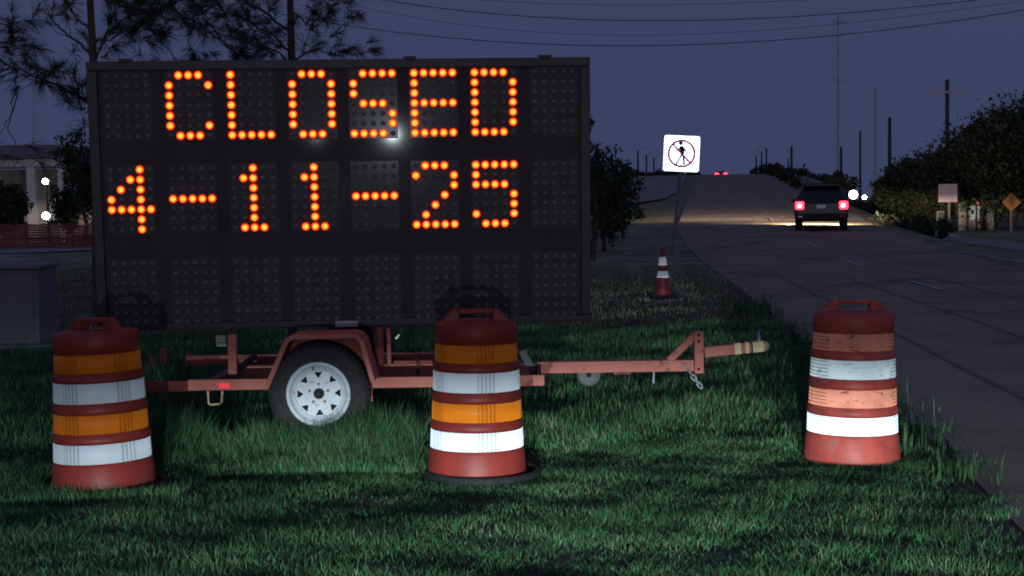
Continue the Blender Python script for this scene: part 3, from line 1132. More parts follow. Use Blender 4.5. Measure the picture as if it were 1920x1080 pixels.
# fender: bent strip over the wheel with an inner skirt
YW0, YW1 = YN - 0.26, YN - 0.02         # wheel outer and inner face
fen = [(495, 727), (529, 646), (536, 634), (549, 628), (660, 625), (672, 628), (682, 640), (703, 714)]
pts = [at(x, y, YW0 - 0.02) for x, y in fen]
cc = sum(pts, Vector()) / len(pts)
inn = []
for i, q in enumerate(pts):
    d = (pts[min(i + 1, len(pts) - 1)] - pts[max(i - 1, 0)]).normalized()
    nrm = Vector((-d.z, 0, d.x))
    if (cc - q).dot(nrm) < 0:
        nrm = -nrm
    inn.append(q + nrm * 0.030)
m = MB()
n = len(pts)
vs = [Vector((q.x, YW0 - 0.02, q.z)) for q in pts] + [Vector((q.x, YW1 + 0.06, q.z)) for q in pts] + [Vector((q.x, YW0 - 0.02, q.z)) for q in inn] + [Vector((q.x, YW1 + 0.06, q.z)) for q in inn]
fs = []
for i in range(n - 1):
    fs += [(i, i + 1, n + i + 1, n + i), (2 * n + i, 3 * n + i, 3 * n + i + 1, 2 * n + i + 1), (i, 2 * n + i, 2 * n + i + 1, i + 1), (n + i, n + i + 1, 3 * n + i + 1, 3 * n + i)]
fs += [(0, n, 3 * n, 2 * n), (n - 1, 3 * n - 1, 4 * n - 1, 2 * n - 1)]
m.add(vs, fs)
fd = m.build('fender', M_['salmon'], tr)
m = MB()
m.add([(q.x, YW1 + 0.035, q.z) for q in inn] + [(q.x, YW1 + 0.045, q.z) for q in inn], [tuple(range(n)), tuple(range(2 * n - 1, n - 1, -1))])
m.build('fender_skirt', M_['salmon_dark'], fd)
m = MB()
a, b = at(690, 752, YW1), at(698, 712, YW1)
m.box((a.x, YW1 - 0.01, a.z), (b.x, YW1 + 0.03, b.z))
m.build('fender_stay', M_['salmon'], fd)
# wheel
wc = at(597, 739, YW0)
TR = 0.330
wh = MB().lathe([(0.20, 0.0), (0.235, -0.012), (0.285, -0.004), (0.312, 0.012), (TR - 0.004, 0.030), (TR, 0.05), (TR, 0.19), (TR - 0.004, 0.20), (0.30, 0.23), (0.22, 0.24), (0.205, 0.22)], 64, axis='Y', c=(wc.x, YW0, wc.z)).build('wheel', M_['tyre'], tr)
tread = MB()
for k in range(56):
    a = 2 * math.pi * k / 56
    ca, sa = math.cos(a), math.sin(a)
    for yy in (0.06, 0.125):
        c = Vector((wc.x + ca * (TR - 0.003), YW0 + yy, wc.z + sa * (TR + 0.002)))
        tread.bar(c - Vector((-sa, 0, ca)) * 0.011, c + Vector((-sa, 0, ca)) * 0.011, 0.05, 0.010, up=(ca, 0, sa))
tread.build('tread_block', M_['tyre'], wh, kind='stuff')
rim = MB().lathe([(0.148, 0.034), (0.168, 0.022), (0.178, 0.020), (0.184, -0.004), (0.190, -0.014), (0.207, -0.016), (0.212, -0.008), (0.212, 0.0), (0.200, 0.02), (0.19, 0.20)], 64, axis='Y', c=(wc.x, YW0, wc.z))
bmx = bmesh.new()
edges = []


def loop2(ptsl):
    vs = [bmx.verts.new((x, 0, z)) for x, z in ptsl]
    for i in range(len(vs)):
        edges.append(bmx.edges.new((vs[i], vs[(i + 1) % len(vs)])))


loop2([(0.150 * math.cos(2 * math.pi * k / 64), 0.150 * math.sin(2 * math.pi * k / 64)) for k in range(64)])
loop2([(0.036 * math.cos(2 * math.pi * k / 24), 0.036 * math.sin(2 * math.pi * k / 24)) for k in range(24)])
for k in range(8):
    a = math.pi / 2 + k * math.pi / 4 + 0.02
    u, w = Vector((math.cos(a), math.sin(a))), Vector((-math.sin(a), math.cos(a)))
    tri = [u * 0.142 + w * 0.027, u * 0.142 - w * 0.027, u * 0.106 - w * 0.004, u * 0.106 + w * 0.004]
    loop2([(q.x, q.y) for q in tri])
bmesh.ops.triangle_fill(bmx, use_beauty=True, use_dissolve=False, edges=edges)
bmx.verts.index_update()
fv = [(v.co.x + wc.x, YW0 + 0.030, v.co.z + wc.z) for v in bmx.verts]
ff = [tuple(v.index for v in f.verts) for f in bmx.faces]
rim.add(fv, ff)
bmx.free()
rim.build('rim', M_['rim'], wh)
MB().lathe([(0.19, 0.075), (0.0005, 0.075)], 32, axis='Y', c=(wc.x, YW0, wc.z)).build('brake_drum', M_['dark'], wh)
MB().lathe([(0.034, 0.06), (0.034, 0.010), (0.026, 0.002), (0.022, 0.012), (0.0005, 0.012)], 24, axis='Y', c=(wc.x, YW0, wc.z)).build('hub', M_['black_steel'], wh)
for k in range(5):
    a = math.pi / 2 + k * 2 * math.pi / 5
    MB().lathe([(0.010, 0.030), (0.010, 0.016), (0.0005, 0.013)], 8, axis='Y', c=(wc.x + 0.064 * math.cos(a), YW0, wc.z + 0.064 * math.sin(a))).build('lug_nut', M_['yellowed'], wh)
m = MB()
m.tube([(wc.x - 0.035, YW0 + 0.02, wc.z + 0.160), (wc.x - 0.033, YW0 - 0.012, wc.z + 0.178)], 0.005, 8)
m.build('valve', M_['black_steel'], wh)
# far wheel
wf = MB().lathe([(0.20, 0.0), (0.285, 0.004), (TR, 0.05), (TR, 0.19), (0.22, 0.24), (0.05, 0.22)], 40, axis='Y', c=(wc.x, YF + 0.05, wc.z)).build('wheel', M_['tyre'], tr)
MB().box((wc.x - 0.03, YW1 + 0.02, wc.z - 0.03), (wc.x + 0.03, YF + 0.1, wc.z + 0.03)).build('axle', M_['black_steel'], tr)
m = MB()
a = at(743, 634, YC - 0.3)
m.sphere(a, 0.008, 8)
m.tube([a, a + Vector((0, 0.25, 0))], 0.005, 6)
m.build('indicator_lamp', M_['dim_lamp'], tr)

# ------------------------------------------------------------------ no pedestrians sign on its leaning post
sg_c = at(1278, 288, 26.0)
base = on_ground(1259, 556)
base = Vector((base.x, 26.0, 0))
sg = thing('pedestrian_sign', 'glowing white square sign with a walker crossed out in red, on a leaning post', 'road sign', base)
m = MB()
top = at(1282, 262, 26.02)
m.bar(base + Vector((0, 0.03, -0.05)), top + Vector((0, 0.03, 0)), 0.05, 0.035, up=(0, 1, 0))
m.build('post', mat('dull_steel_post', (0.17, 0.155, 0.16), 0.8, var=0.2, scale=6), sg)
ROLLS = R_(-3.2)
RS = Matrix.Translation(sg_c) @ Matrix.Rotation(-ROLLS, 4, 'Y')
HS = 0.310


def rounded(hs, r, n=5):
    out = []
    for cx, cz, a0 in ((hs - r, hs - r, 0), (-hs + r, hs - r, 90), (-hs + r, -hs + r, 180), (hs - r, -hs + r, 270)):
        for k in range(n + 1):
            a = R_(a0 + 90 * k / n)
            out.append((cx + r * math.cos(a), cz + r * math.sin(a)))
    return out


def sgp(mb, name, m_):
    mb.v = [tuple(RS @ Vector(v)) for v in mb.v]
    return mb.build(name, m_, sg)


m = MB()
m.prism(rounded(HS, 0.04), -0.002, 0.004)
sgp(m, 'sign_panel', M_['r_sign'])
m = MB()
o_, i_ = rounded(HS - 0.014, 0.032), rounded(HS - 0.022, 0.026)
k = len(o_)
m.add([(x, -0.0035, z) for x, z in o_] + [(x, -0.0035, z) for x, z in i_], [(i, (i + 1) % k, k + (i + 1) % k, k + i) for i in range(k)])
sgp(m, 'border_line', M_['sign_black'])
m = MB()
no = 48
ro, ri = 0.242, 0.206
m.add([(ro * math.cos(2 * math.pi * i / no), -0.0045, ro * math.sin(2 * math.pi * i / no)) for i in range(no)] + [(ri * math.cos(2 * math.pi * i / no), -0.0045, ri * math.sin(2 * math.pi * i / no)) for i in range(no)],
      [(i, (i + 1) % no, no + (i + 1) % no, no + i) for i in range(no)])
u, w = Vector((-0.7071, 0, 0.7071)), Vector((0.7071, 0, 0.7071))
m.add([tuple(u * a + w * b + Vector((0, -0.0055, 0))) for a, b in ((0.212, 0.016), (-0.212, 0.016), (-0.212, -0.016), (0.212, -0.016))], [(0, 1, 2, 3)])
sgp(m, 'prohibition_ring', M_['sign_red'])
m = MB()
walker = MB()


def flat(poly):
    m.add([(x * 1.15, -0.0040, z * 1.15 + 0.008) for x, z in poly], [tuple(range(len(poly)))])


flat([(-0.02 + 0.030 * math.cos(R_(a)), 0.145 + 0.030 * math.sin(R_(a))) for a in range(0, 360, 30)])
flat([(-0.035, 0.105), (0.02, 0.105), (0.045, 0.06), (0.035, -0.03), (-0.015, -0.03), (-0.03, 0.05)])
flat([(-0.015, -0.025), (0.012, -0.03), (-0.03, -0.11), (-0.065, -0.175), (-0.095, -0.17), (-0.05, -0.10)])
flat([(0.005, -0.03), (0.036, -0.03), (0.052, -0.10), (0.058, -0.175), (0.028, -0.175), (0.024, -0.10)])
flat([(-0.03, 0.095), (-0.022, 0.065), (-0.055, 0.03), (-0.09, 0.02), (-0.092, 0.042), (-0.062, 0.052)])
flat([(0.03, 0.09), (0.065, 0.045), (0.085, 0.0), (0.068, -0.005), (0.045, 0.04), (0.03, 0.06)])
sgp(m, 'walker_symbol', M_['sign_black'])
for zz in (0.2, -0.2):
    k = MB()
    k.lathe([(0.012, -0.006), (0.009, -0.011), (0.0005, -0.012)], 8, axis='Y', c=(0, 0, zz))
    sgp(k, 'bolt', M_['galv'])

# ------------------------------------------------------------------ traffic cone
cb = on_ground(1243, 557)
cn = thing('traffic_cone', 'orange traffic cone with two white collars beside the leaning sign post', 'traffic cone', (cb.x, cb.y, 0))
CB = cb


def cone_r(z):
    return 0.135 - (z - 0.05) / 0.78 * 0.105


m = MB()
m.lathe([(cone_r(z) - 0.0, z) for z in (0.045, 0.06, 0.3, 0.5, 0.7, 0.80)] + [(0.018, 0.825), (0.0005, 0.826)], 28, c=(CB.x, CB.y, 0))
m.build('cone_body', M_['cone'], cn)
for z0, z1 in ((0.335, 0.445), (0.54, 0.68)):
    m = MB()
    m.lathe([(cone_r(z0) + 0.002, z0), (cone_r(z0) + 0.005, z0), (cone_r(z1) + 0.005, z1), (cone_r(z1) + 0.002, z1)], 28, c=(CB.x, CB.y, 0))
    m.build('white_collar', M_['r_cone'], cn)
m = MB()
m.box((CB.x - 0.25, CB.y - 0.2, 0.0), (CB.x + 0.23, CB.y + 0.2, 0.05))
m.build('cone_base', M_['rubber'], cn, 0.01)

# ------------------------------------------------------------------ SUV driving off, tail lights on
SUVY = 53.0
sc_ = at(1540, 439, SUVY)
sz = ramp_z(SUVY + 1) + 0.01
suv = thing('parked_car', 'black SUV seen from behind with its red tail lights lit', 'car', (sc_.x, SUVY, sz))
suv.name = 'suv'
BASE[suv.name] = Vector((sc_.x, SUVY, sz))
SUV_ROT = R_(-11.5)
suv.rotation_euler = (0, 0, SUV_ROT)
secs = [(0.0, 0.86, 0.42, 0.88, 0.80, 0.97), (0.06, 0.92, 0.36, 0.96, 0.84, 1.06), (0.30, 0.95, 0.34, 1.02, 0.78, 1.35), (0.62, 0.955, 0.33, 1.03, 0.70, 1.62), (1.3, 0.96, 0.33, 1.02, 0.69, 1.66), (2.4, 0.96, 0.33, 1.0, 0.68, 1.62),
        (3.1, 0.95, 0.33, 0.98, 0.74, 1.28), (3.5, 0.94, 0.33, 0.97, 0.84, 1.05), (4.4, 0.90, 0.35, 0.88, 0.78, 0.94), (4.65, 0.80, 0.42, 0.74, 0.68, 0.80)]
m = MB()
vs = []
for (y, w, z0, zb, wr, zt) in secs:
    half = [(0.0, z0), (w * 0.86, z0), (w, z0 + 0.14), (w, (z0 + zb) / 2), (w * 0.985, zb), ((w + wr) / 2, (zb + zt) / 2), (wr, zt - 0.07), (wr - 0.10, zt - 0.01), (0, zt)]
    ring = half + [(-x, z) for x, z in reversed(half[1:-1])]
    vs += [(x + sc_.x, y + SUVY, z + sz) for x, z in ring]
nr = 16
fs = [(j * nr + k, j * nr + (k + 1) % nr, (j + 1) * nr + (k + 1) % nr, (j + 1) * nr + k) for j in range(len(secs) - 1) for k in range(nr)]
fs += [tuple(range(nr - 1, -1, -1)), tuple(range((len(secs) - 1) * nr, len(secs) * nr))]
m.add(vs, fs, False)
bod = m.build('body', M_['car_paint'], suv)


def suv_box(name, x0, x1, y0, y1, z0, z1, mm, bev=0.0, par=None):
    k = MB()
    k.box((sc_.x + x0, SUVY + y0, sz + z0), (sc_.x + x1, SUVY + y1, sz + z1))
    return k.build(name, M_[mm], par or suv, bev)


k = MB()
k.add([(sc_.x + x, SUVY + y, sz + z) for x, y, z in ((-0.70, 0.16, 1.10), (0.70, 0.16, 1.10), (0.64, 0.545, 1.55), (-0.64, 0.545, 1.55), (-0.70, 0.20, 1.10), (0.70, 0.20, 1.10), (0.64, 0.58, 1.55), (-0.64, 0.58, 1.55))],
      [(0, 1, 2, 3), (7, 6, 5, 4), (0, 4, 5, 1), (1, 5, 6, 2), (2, 6, 7, 3), (3, 7, 4, 0)])
k.build('rear_window', M_['glass'], suv)
suv_box('rear_bumper', -0.90, 0.90, -0.10, 0.12, 0.40, 0.62, 'black_steel', 0.03)
suv_box('license_plate', -0.16, 0.16, -0.025, -0.005, 0.80, 0.93, 'plate')
suv_box('roof_rack', -0.66, 0.66, 0.75, 0.80, 1.655, 1.70, 'black_steel')
suv_box('spoiler', -0.66, 0.66, 0.42, 0.64, 1.60, 1.645, 'car_paint', 0.01)
for sx in (-1, 1):
    k = MB()
    k.box((sc_.x + sx * 0.76 - 0.15, SUVY - 0.03, sz + 0.75), (sc_.x + sx * 0.76 + 0.17, SUVY + 0.10, sz + 1.05))
    tl = k.build('taillight', M_['tail'], suv, 0.14)
    k = MB()
    k.sphere((sc_.x + sx * 0.755, SUVY - 0.04, sz + 0.90), 0.080, 12, (1, 0.35, 0.95))
    k.build('tail_bulb', M_['tail_core'], tl)
    suv_box('bumper_reflector', sx * 0.72 - 0.08, sx * 0.72 + 0.08, -0.112, -0.10, 0.49, 0.54, 'plate' if sx < 0 else 'red_reflector')
    suv_box('mirror', sx * 1.0 - 0.10, sx * 1.0 + 0.10, 2.9, 2.98, 1.02, 1.16, 'car_paint', 0.02)
    for yy in (0.85, 3.65):
        k = MB()
        k.lathe([(0.20, -0.12), (0.32, -0.12), (0.345, -0.08), (0.345, 0.08), (0.32, 0.12), (0.20, 0.12), (0.01, 0.10)], 24, axis='X', c=(sc_.x + sx * 0.80, SUVY + yy, sz + 0.345))
        w_ = k.build('wheel', M_['tyre'], suv)
    k = MB()
    k.sphere((sc_.x + sx * 0.68, SUVY + 4.60, sz + 0.66), 0.10, 10)
    k.build('headlight', M_['white_lamp'], suv)
# its low beams on the road ahead
for sx in (-1, 1):
    q = Vector((sc_.x, SUVY, sz)) + Matrix.Rotation(SUV_ROT, 3, 'Z') @ Vector((sx * 0.68, 4.78, 0.66))
    headlamp('suv_low_beam', q, SUV_ROT, 22000, (1.0, 0.72, 0.52), 0.06, R_(172), 0.040, 0.02, az_c=-1.35, az_w=1.3, low_fall=False)

# far car on the crest
fy = 258.0
fc = at(1352, 328.5, fy)
fz = min(ramp_z(fy) + 0.02, fc.z - 0.6)
car = thing('distant_car', 'distant car on the crest of the rise with two red tail lights', 'car', (fc.x, fy, fz))
m = MB()
vs = []
fz2 = fc.z - 0.85
for (y, w, z0, zt, wr) in ((0, 0.8, 0.3, 0.95, 0.75), (0.7, 0.9, 0.25, 1.30, 0.62), (2.2, 0.9, 0.25, 1.30, 0.62), (3.2, 0.9, 0.25, 0.95, 0.8), (4.4, 0.8, 0.3, 0.85, 0.7)):
    vs += [(fc.x + x, fy + y, fz + z) for x, z in ((-w, z0), (w, z0), (w, 0.85), (wr, zt), (-wr, zt), (-w, 0.85))]
m.add(vs, [(j * 6 + k, j * 6 + (k + 1) % 6, (j + 1) * 6 + (k + 1) % 6, (j + 1) * 6 + k) for j in range(4) for k in range(6)] + [(5, 4, 3, 2, 1, 0), (24, 25, 26, 27, 28, 29)])
m.build('body', M_['car_paint'], car)
for sx in (-1, 1):
    m = MB()
    m.sphere((fc.x + sx * 0.74, fy - 0.05, fc.z), 0.46, 12, (1, 0.3, 1))
    tl = m.build('taillight', M_['tail'], car)
    for sy in (-1, 1):
        m = MB()
        m.lathe([(0.02, -0.1), (0.3, -0.1), (0.3, 0.1), (0.02, 0.1)], 12, axis='X', c=(fc.x + sx * 0.75, fy + 2.2 + sy * 1.3, fz + 0.3))
        m.build('wheel', M_['tyre'], car)

# ------------------------------------------------------------------ poles, lamps, wires


def pole(name, px, top, base_py, Y, r, label, cat, mm, arms=(), group=None, lean=0.0, base_z=0.0):
    t_, b_ = at(px, top, Y), at(px + lean, base_py, Y)
    b_.z = base_z
    t = thing(name, label, cat, b_, group)
    k = MB()
    k.tube([b_ + Vector((0, 0, -0.2)), t_], [r * 1.15, r * 0.85], 10)
    k.build('pole', M_[mm], t)
    for (apx0, apx1, apy) in arms:
        k = MB()
        k.bar(at(apx0, apy, Y - r), at(apx1, apy + 1, Y - r), 0.10, 0.10)
        a = k.build('crossarm', M_['pole_grey'], t)
        for f in (0.1, 0.9):
            q = at(apx0 + (apx1 - apx0) * f, apy, Y - r)
            z = MB()
            z.lathe([(0.04, q.z + 0.05), (0.06, q.z + 0.12), (0.03, q.z + 0.2)], 8, c=(q.x, q.y, 0))
            z.build('insulator', M_['pole_grey'], a)
    return t


pole('utility_pole', 1776, 149, 430, 78, 0.115, 'tall wooden utility pole with a crossarm above the dark trees', 'utility pole', 'pole_wood', [(1736, 1812, 172)], 'utility poles along the right side')
pole('utility_pole', 1668, 220, 425, 105, 0.13, 'bare wooden pole rising from the left end of the dark trees', 'utility pole', 'pole_wood', [], 'utility poles along the right side')
pole('utility_pole', 1613, 245, 400, 140, 0.10, 'thin dim pole right above the bright white light', 'utility pole', 'pole_wood', [], 'utility poles along the right side')
pole('slim_mast', 1641, 165, 400, 120, 0.10, 'slim pale mast between the two darker wooden poles', 'mast', 'pole_grey')
pole('slim_mast', 1571, 30, 400, 130, 0.09, 'tallest faint grey mast with short crossarms above the SUV', 'mast', 'pole_grey', [(1561, 1580, 40), (1560, 1582, 66), (1562, 1586, 150)])
pole('slim_mast', 1577, 275, 400, 150, 0.14, 'short reddish mast low above the dark SUV roof', 'mast', 'pole_wood')
pole('slim_mast', 63, 165, 430, 98, 0.06, 'slim pale light mast at the far left above the portico', 'mast', 'pole_grey')


def street_lamp(px, top, base_py, Y, side, label, bz):
    t_, b_ = at(px, top, Y), at(px, base_py, Y)
    t = thing('street_lamp', label, 'street lamp', (b_.x, Y, bz), 'street lamps along the bridge')
    k = MB()
    k.tube([(b_.x, Y, bz - 0.3), t_], [0.13, 0.10], 8)
    k.build('pole', M_['black_steel'], t)
    k = MB()
    k.tube([t_, t_ + Vector((side * 0.7, 0, 0.25))], 0.07, 6)
    k.build('arm', M_['pole_grey'], t)
    k = MB()
    q = t_ + Vector((side * 0.9, 0, 0.28))
    k.box((q.x - 0.3, Y - 0.15, q.z - 0.07), (q.x + 0.3, Y + 0.15, q.z + 0.08))
    k.build('lamp_head', M_['column'], t)


for px, tp, bp, Y, sd, lb in ((1196, 282, 335, 190, 1, 'street lamp nearest the bush, left of the crossed out walker sign'), (1212, 290, 335, 215, 1, 'middle one of three street lamps left of the walker sign'),
                              (1226, 296, 335, 240, 1, 'lowest street lamp, just left of the walker sign'), (1418, 292, 333, 240, -1, 'lowest street lamp on the bridge, right of the far red lights'),
                              (1428, 284, 333, 222, -1, 'middle one of three close street lamps on the bridge'), (1437, 278, 332, 205, -1, 'tallest of three close street lamps on the bridge')):
    street_lamp(px, tp, bp, Y, sd, lb, ramp_z(Y))
pole('bridge_pole', 1484, 274, 340, 190, 0.16, 'dark bare pole standing on the bridge side, thicker of two', 'pole', 'pole_wood', base_z=4.0)
pole('bridge_pole', 1478, 296, 340, 200, 0.10, 'thin short pole right against the thicker bridge pole', 'pole', 'pole_wood', base_z=4.0)

# bridge parapet with brush on its right side
m = MB()
pr = []
for Y in stations:
    if 95 <= Y <= 265:
        l, r = lerp_tab(ROAD, Y)
        pr.append((r + 0.2, Y, ramp_z(Y)))
for (x0, y0, z0), (x1, y1, z1) in zip(pr, pr[1:]):
    m.add([(x0, y0, z0 - 0.3), (x1, y1, z1 - 0.3), (x1, y1, z1 + 0.9), (x0, y0, z0 + 0.9), (x0 + 0.25, y0, z0 - 0.3), (x1 + 0.25, y1, z1 - 0.3), (x1 + 0.25, y1, z1 + 0.9), (x0 + 0.25, y0, z0 + 0.9)],
          [(0, 1, 2, 3), (4, 7, 6, 5), (3, 2, 6, 7), (0, 3, 7, 4), (1, 5, 6, 2)])
o = m.build('bridge_parapet', M_['concrete'])
tag(o, 'low concrete parapet along the right side of the rising road', 'parapet')


def wire(pts, Y, label, r=0.0125):
    # smooth the hand set points
    xs_ = [p[0] for p in pts]
    cf = np.polyfit(xs_, [p[1] for p in pts], min(3, len(pts) - 1))
    X = np.linspace(xs_[0], xs_[-1], 40)
    m = MB()
    m.tube([at(x, float(np.polyval(cf, x)), Y) for x in X], r, 6)
    o = m.build('power_line', M_['wire'])
    tag(o, label, 'power line', 'power lines across the sky')


wire([(560, -30), (800, 12), (1000, 32), (1250, 38), (1500, 31), (1700, 14), (1960, -16)], 45, 'upper power line sagging right across the dusk sky')
wire([(520, 26), (700, 53), (900, 76), (1090, 86), (1300, 84), (1560, 66), (1960, 12)], 45, 'lowest power line sagging across the sky above the board')
wire([(600, -5), (850, 42), (1100, 66), (1280, 66), (1500, 50), (1960, -4)], 46, 'faint middle power line between the two thicker ones', 0.007)
wire([(700, -22), (1000, 6), (1250, 8), (1550, -2), (1960, -30)], 46, 'topmost faint power line at the upper edge of the sky', 0.008)

# bright lights


def lamp_on_post(px, py, Y, r, mm, label, name='floodlight', bz=0.0):
    c = at(px, py, Y)
    t = thing(name, label, 'light', (c.x, Y, bz))
    k = MB()
    k.tube([(c.x, Y + r + 0.1, bz - 0.1), (c.x, Y + r + 0.1, c.z)], 0.05, 8)
    k.build('post', M_['black_steel'], t)
    if mm == 'blue_lamp' and px < 200:
        k = MB()
        k.sphere(c, r, 16)
        k.build('globe', M_[mm], t)
        k = MB()
        k.lathe([(r * 0.45, c.z - r * 1.25), (r * 0.5, c.z - r * 0.9)], 12, c=(c.x, Y, 0))
        k.tube([(c.x, Y, c.z - r * 1.2), (c.x, Y + r + 0.1, c.z - r * 1.2)], 0.05, 8)
        k.build('globe_holder', M_['black_steel'], t)
        return
    k = MB()
    k.lathe([(r * 0.4, r * 0.9), (r * 1.05, r * 0.25), (r * 1.08, 0.0), (r, -0.01)], 20, axis='Y', c=c)
    k.build('housing', M_['black_steel'], t)
    k = MB()
    k.lathe([(r * 0.99, 0.0), (r * 0.9, -r * 0.15), (r * 0.5, -r * 0.3), (0.001, -r * 0.34)], 20, axis='Y', c=c)
    k.build('lens', M_[mm], t)


lamp_on_post(1600, 365, 90, 0.27, 'white_lamp', 'brilliant white light glaring just right of the dark SUV')
lamp_on_post(1621, 370, 100, 0.13, 'blue_lamp', 'small bluish light right of the brilliant white one')
lamp_on_post(85, 340, 84, 0.16, 'blue_lamp', 'upper of two bluish white lights before the white portico')
lamp_on_post(86, 405, 80, 0.19, 'blue_lamp', 'lower brighter white light before the white portico')
lamp_on_post(1893, 283, 70, 0.10, 'green_lamp', 'small greenish light high among the dark trees at right edge', 'small_lamp')
lamp_on_post(1833, 381, 72, 0.06, 'red_dot', 'tiny red light among the trees right of the blank sign', 'small_lamp')
for px, py, lb in ((1829, 399, 'pale lit window glow under the tiny red light'), (1765, 405, 'pale dim light left of the blank sign post'), (1858, 404, 'faint whitish light low left of the yellow sign'), (1806, 390, 'faint dim light just right of the blank sign')):
    c = at(px, py, 74)
    t = thing('lit_window', lb, 'window', (c.x, 74, 0))
    k = MB()
    s = 0.34 if px == 1829 else 0.2
    k.box((c.x - s * 0.7, 74, c.z - s), (c.x + s * 0.7, 74.05, c.z + s))
    k.build('pane', emit('dim_pane', (0.85, 0.95, 0.9), 0.28 if px == 1829 else 0.07), t)
    k = MB()
    k.box((c.x - s * 0.85, 74.055, 0), (c.x + s * 0.85, 74.25, c.z + s * 1.2))
    k.build('kiosk_wall', M_['wall'], t)

# signs on the right
c = at(1777, 362, 70)
t = thing('roadside_sign', 'blank pale rectangular sign on a post before the right trees', 'sign', (c.x, 70, 0))
k = MB()
k.box((c.x - 0.44, 69.97, c.z - 0.42), (c.x + 0.44, 69.99, c.z + 0.42))
k.build('sign_panel', M_['white_sign'], t)
k = MB()
k.box((c.x + 0.02, 70.0, -0.1), (c.x + 0.12, 70.08, c.z + 0.3))
k.build('post', M_['galv'], t)
c = at(1896, 379, 66)
t = thing('warning_sign', 'dull yellow diamond sign on a post at the right edge', 'sign', (c.x, 66, 0))
k = MB()
k.prism([(-0.42, 0), (0, -0.42), (0.42, 0), (0, 0.42)], 65.96, 65.98)
k.v = [(x + c.x, y, z + c.z) for x, y, z in k.v]
k.build('sign_panel', M_['yellow_sign'], t)
k = MB()
k.prism([(-0.10, -0.16), (0.10, -0.16), (0.13, 0.05), (0, 0.20), (-0.13, 0.05)], 65.950, 65.957)
k.v = [(x + c.x, y, z + c.z) for x, y, z in k.v]
k.build('symbol', mat('dull_sign_print', (0.25, 0.10, 0.05), 0.7), t)
k = MB()
k.box((c.x - 0.04, 66.0, -0.1), (c.x + 0.04, 66.07, c.z + 0.3))
k.build('post', M_['galv'], t)

# ------------------------------------------------------------------ left: cabinet, fence, building
cbx = thing('utility_cabinet', 'grey metal utility cabinet on a slab at the left edge', 'cabinet', (-5.85, 17.2, 0))
xr_ = at(80, 600, 17.0).x
zt_ = at(40, 505, 17.0).z
xl_ = xr_ - 1.3
m = MB()
m.box((xl_ + 0.04, 17.0, 0.08), (xr_ - 0.04, 17.7, zt_))
m.build('cabinet_body', M_['cabinet'], cbx, 0.012)
m = MB()
m.box((xl_, 16.94, zt_ + 0.002), (xr_, 17.76, zt_ + 0.05))
m.build('cabinet_lid', M_['cabinet'], cbx, 0.012)
m = MB()
m.box((xl_ - 0.1, 16.85, -0.05), (xr_ + 0.1, 17.8, 0.078))
m.build('slab', M_['concrete'], cbx, 0.01)
m = MB()
m.box((xr_ - 0.66, 16.985, 0.16), (xr_ - 0.10, 16.998, zt_ - 0.06))
dr = m.build('cabinet_door', M_['cabinet'], cbx, 0.004)
m = MB()
m.box((xr_ - 0.62, 16.96, 0.55), (xr_ - 0.59, 16.984, 0.66))
m.build('handle', M_['black_steel'], dr)

fy_ = 64.0
fx0, fx1 = at(-120, 460, fy_).x, at(178, 460, fy_).x
ft = thing('barrier_fence', 'orange plastic mesh construction fence along the far left road', 'fence', (fx0, fy_, 0))
ztf = at(90, 419, fy_).z
npost = 8
for i in range(npost):
    x = fx0 + (fx1 - fx0) * i / (npost - 1)
    m = MB()
    m.box((x - 0.04, fy_ + 0.02, 0), (x + 0.04, fy_ + 0.1, ztf + 0.1))
    m.build('fence_post', M_['black_steel'], ft)
for i in range(npost - 1):
    xa_, xb_ = [fx0 + (fx1 - fx0) * (i + k) / (npost - 1) for k in (0, 1)]
    m = MB()
    sag = random.uniform(0.02, 0.12)
    for j in range(10):
        z = 0.06 + (ztf - 0.1) * j / 9
        m.tube([(xa_, fy_, z), ((xa_ + xb_) / 2, fy_ - 0.02, z - sag * (0.4 + 0.6 * j / 9)), (xb_, fy_, z)], 0.035, 4)
    for j in range(16):
        x = xa_ + (xb_ - xa_) * (j + 0.5) / 16
        sg_ = sag * (1 - abs(2 * (j + .5) / 16 - 1))
        m.bar((x, fy_ + 0.01, 0.05), (x, fy_ + 0.01, ztf - sg_), 0.03, 0.02)
    m.build('mesh_panel', M_['fence_mesh'], ft, kind='stuff')

by = 92.0
bd = thing('portico_building', 'pale building with a white columned portico behind the left fence', 'building', (at(30, 420, by).x, by, 0))
bx0, bx1 = at(-160, 400, by + 4).x, at(128, 400, by + 4).x
zr_ = at(30, 305, by).z
m = MB()
m.box((bx0, by + 4, 0), (bx1, by + 14, at(30, 318, by + 4).z))
wl = m.build('wall', M_['wall'], bd)
for (x0, x1) in ((-40, -10), (20, 44), (96, 114)):
    m = MB()
    a, b = at(x0, 400, by + 4), at(x1, 345, by + 4)
    m.box((a.x, by + 3.96, a.z), (b.x, by + 3.99, b.z))
    w_ = m.build('window', M_['glass'], wl)
    m = MB()
    m.box((a.x - 0.12, by + 3.90, a.z - 0.16), (b.x + 0.12, by + 3.955, a.z))
    m.build('sill', M_['column'], w_)
m = MB()
a, b = at(-160, 305, by), at(124, 290, by)
m.box((bx0 - 0.5, by, at(60, 312, by).z), (at(126, 300, by).x, by + 4.5, at(60, 298, by).z))
m.build('portico_beam', M_['column'], bd)
m = MB()
zz0, zz1 = at(60, 297, by).z, at(60, 262, by).z
m.add([(bx0 - 1, by - 0.6, zz0), (at(110, 300, by).x, by - 0.6, zz0), (at(110, 300, by).x, by + 15, zz0), (bx0 - 1, by + 15, zz0), (bx0 + 3, by + 7, zz1), (at(40, 300, by).x, by + 7, zz1)],
      [(0, 1, 5, 4), (1, 2, 5), (2, 3, 4, 5), (3, 0, 4), (0, 3, 2, 1)])
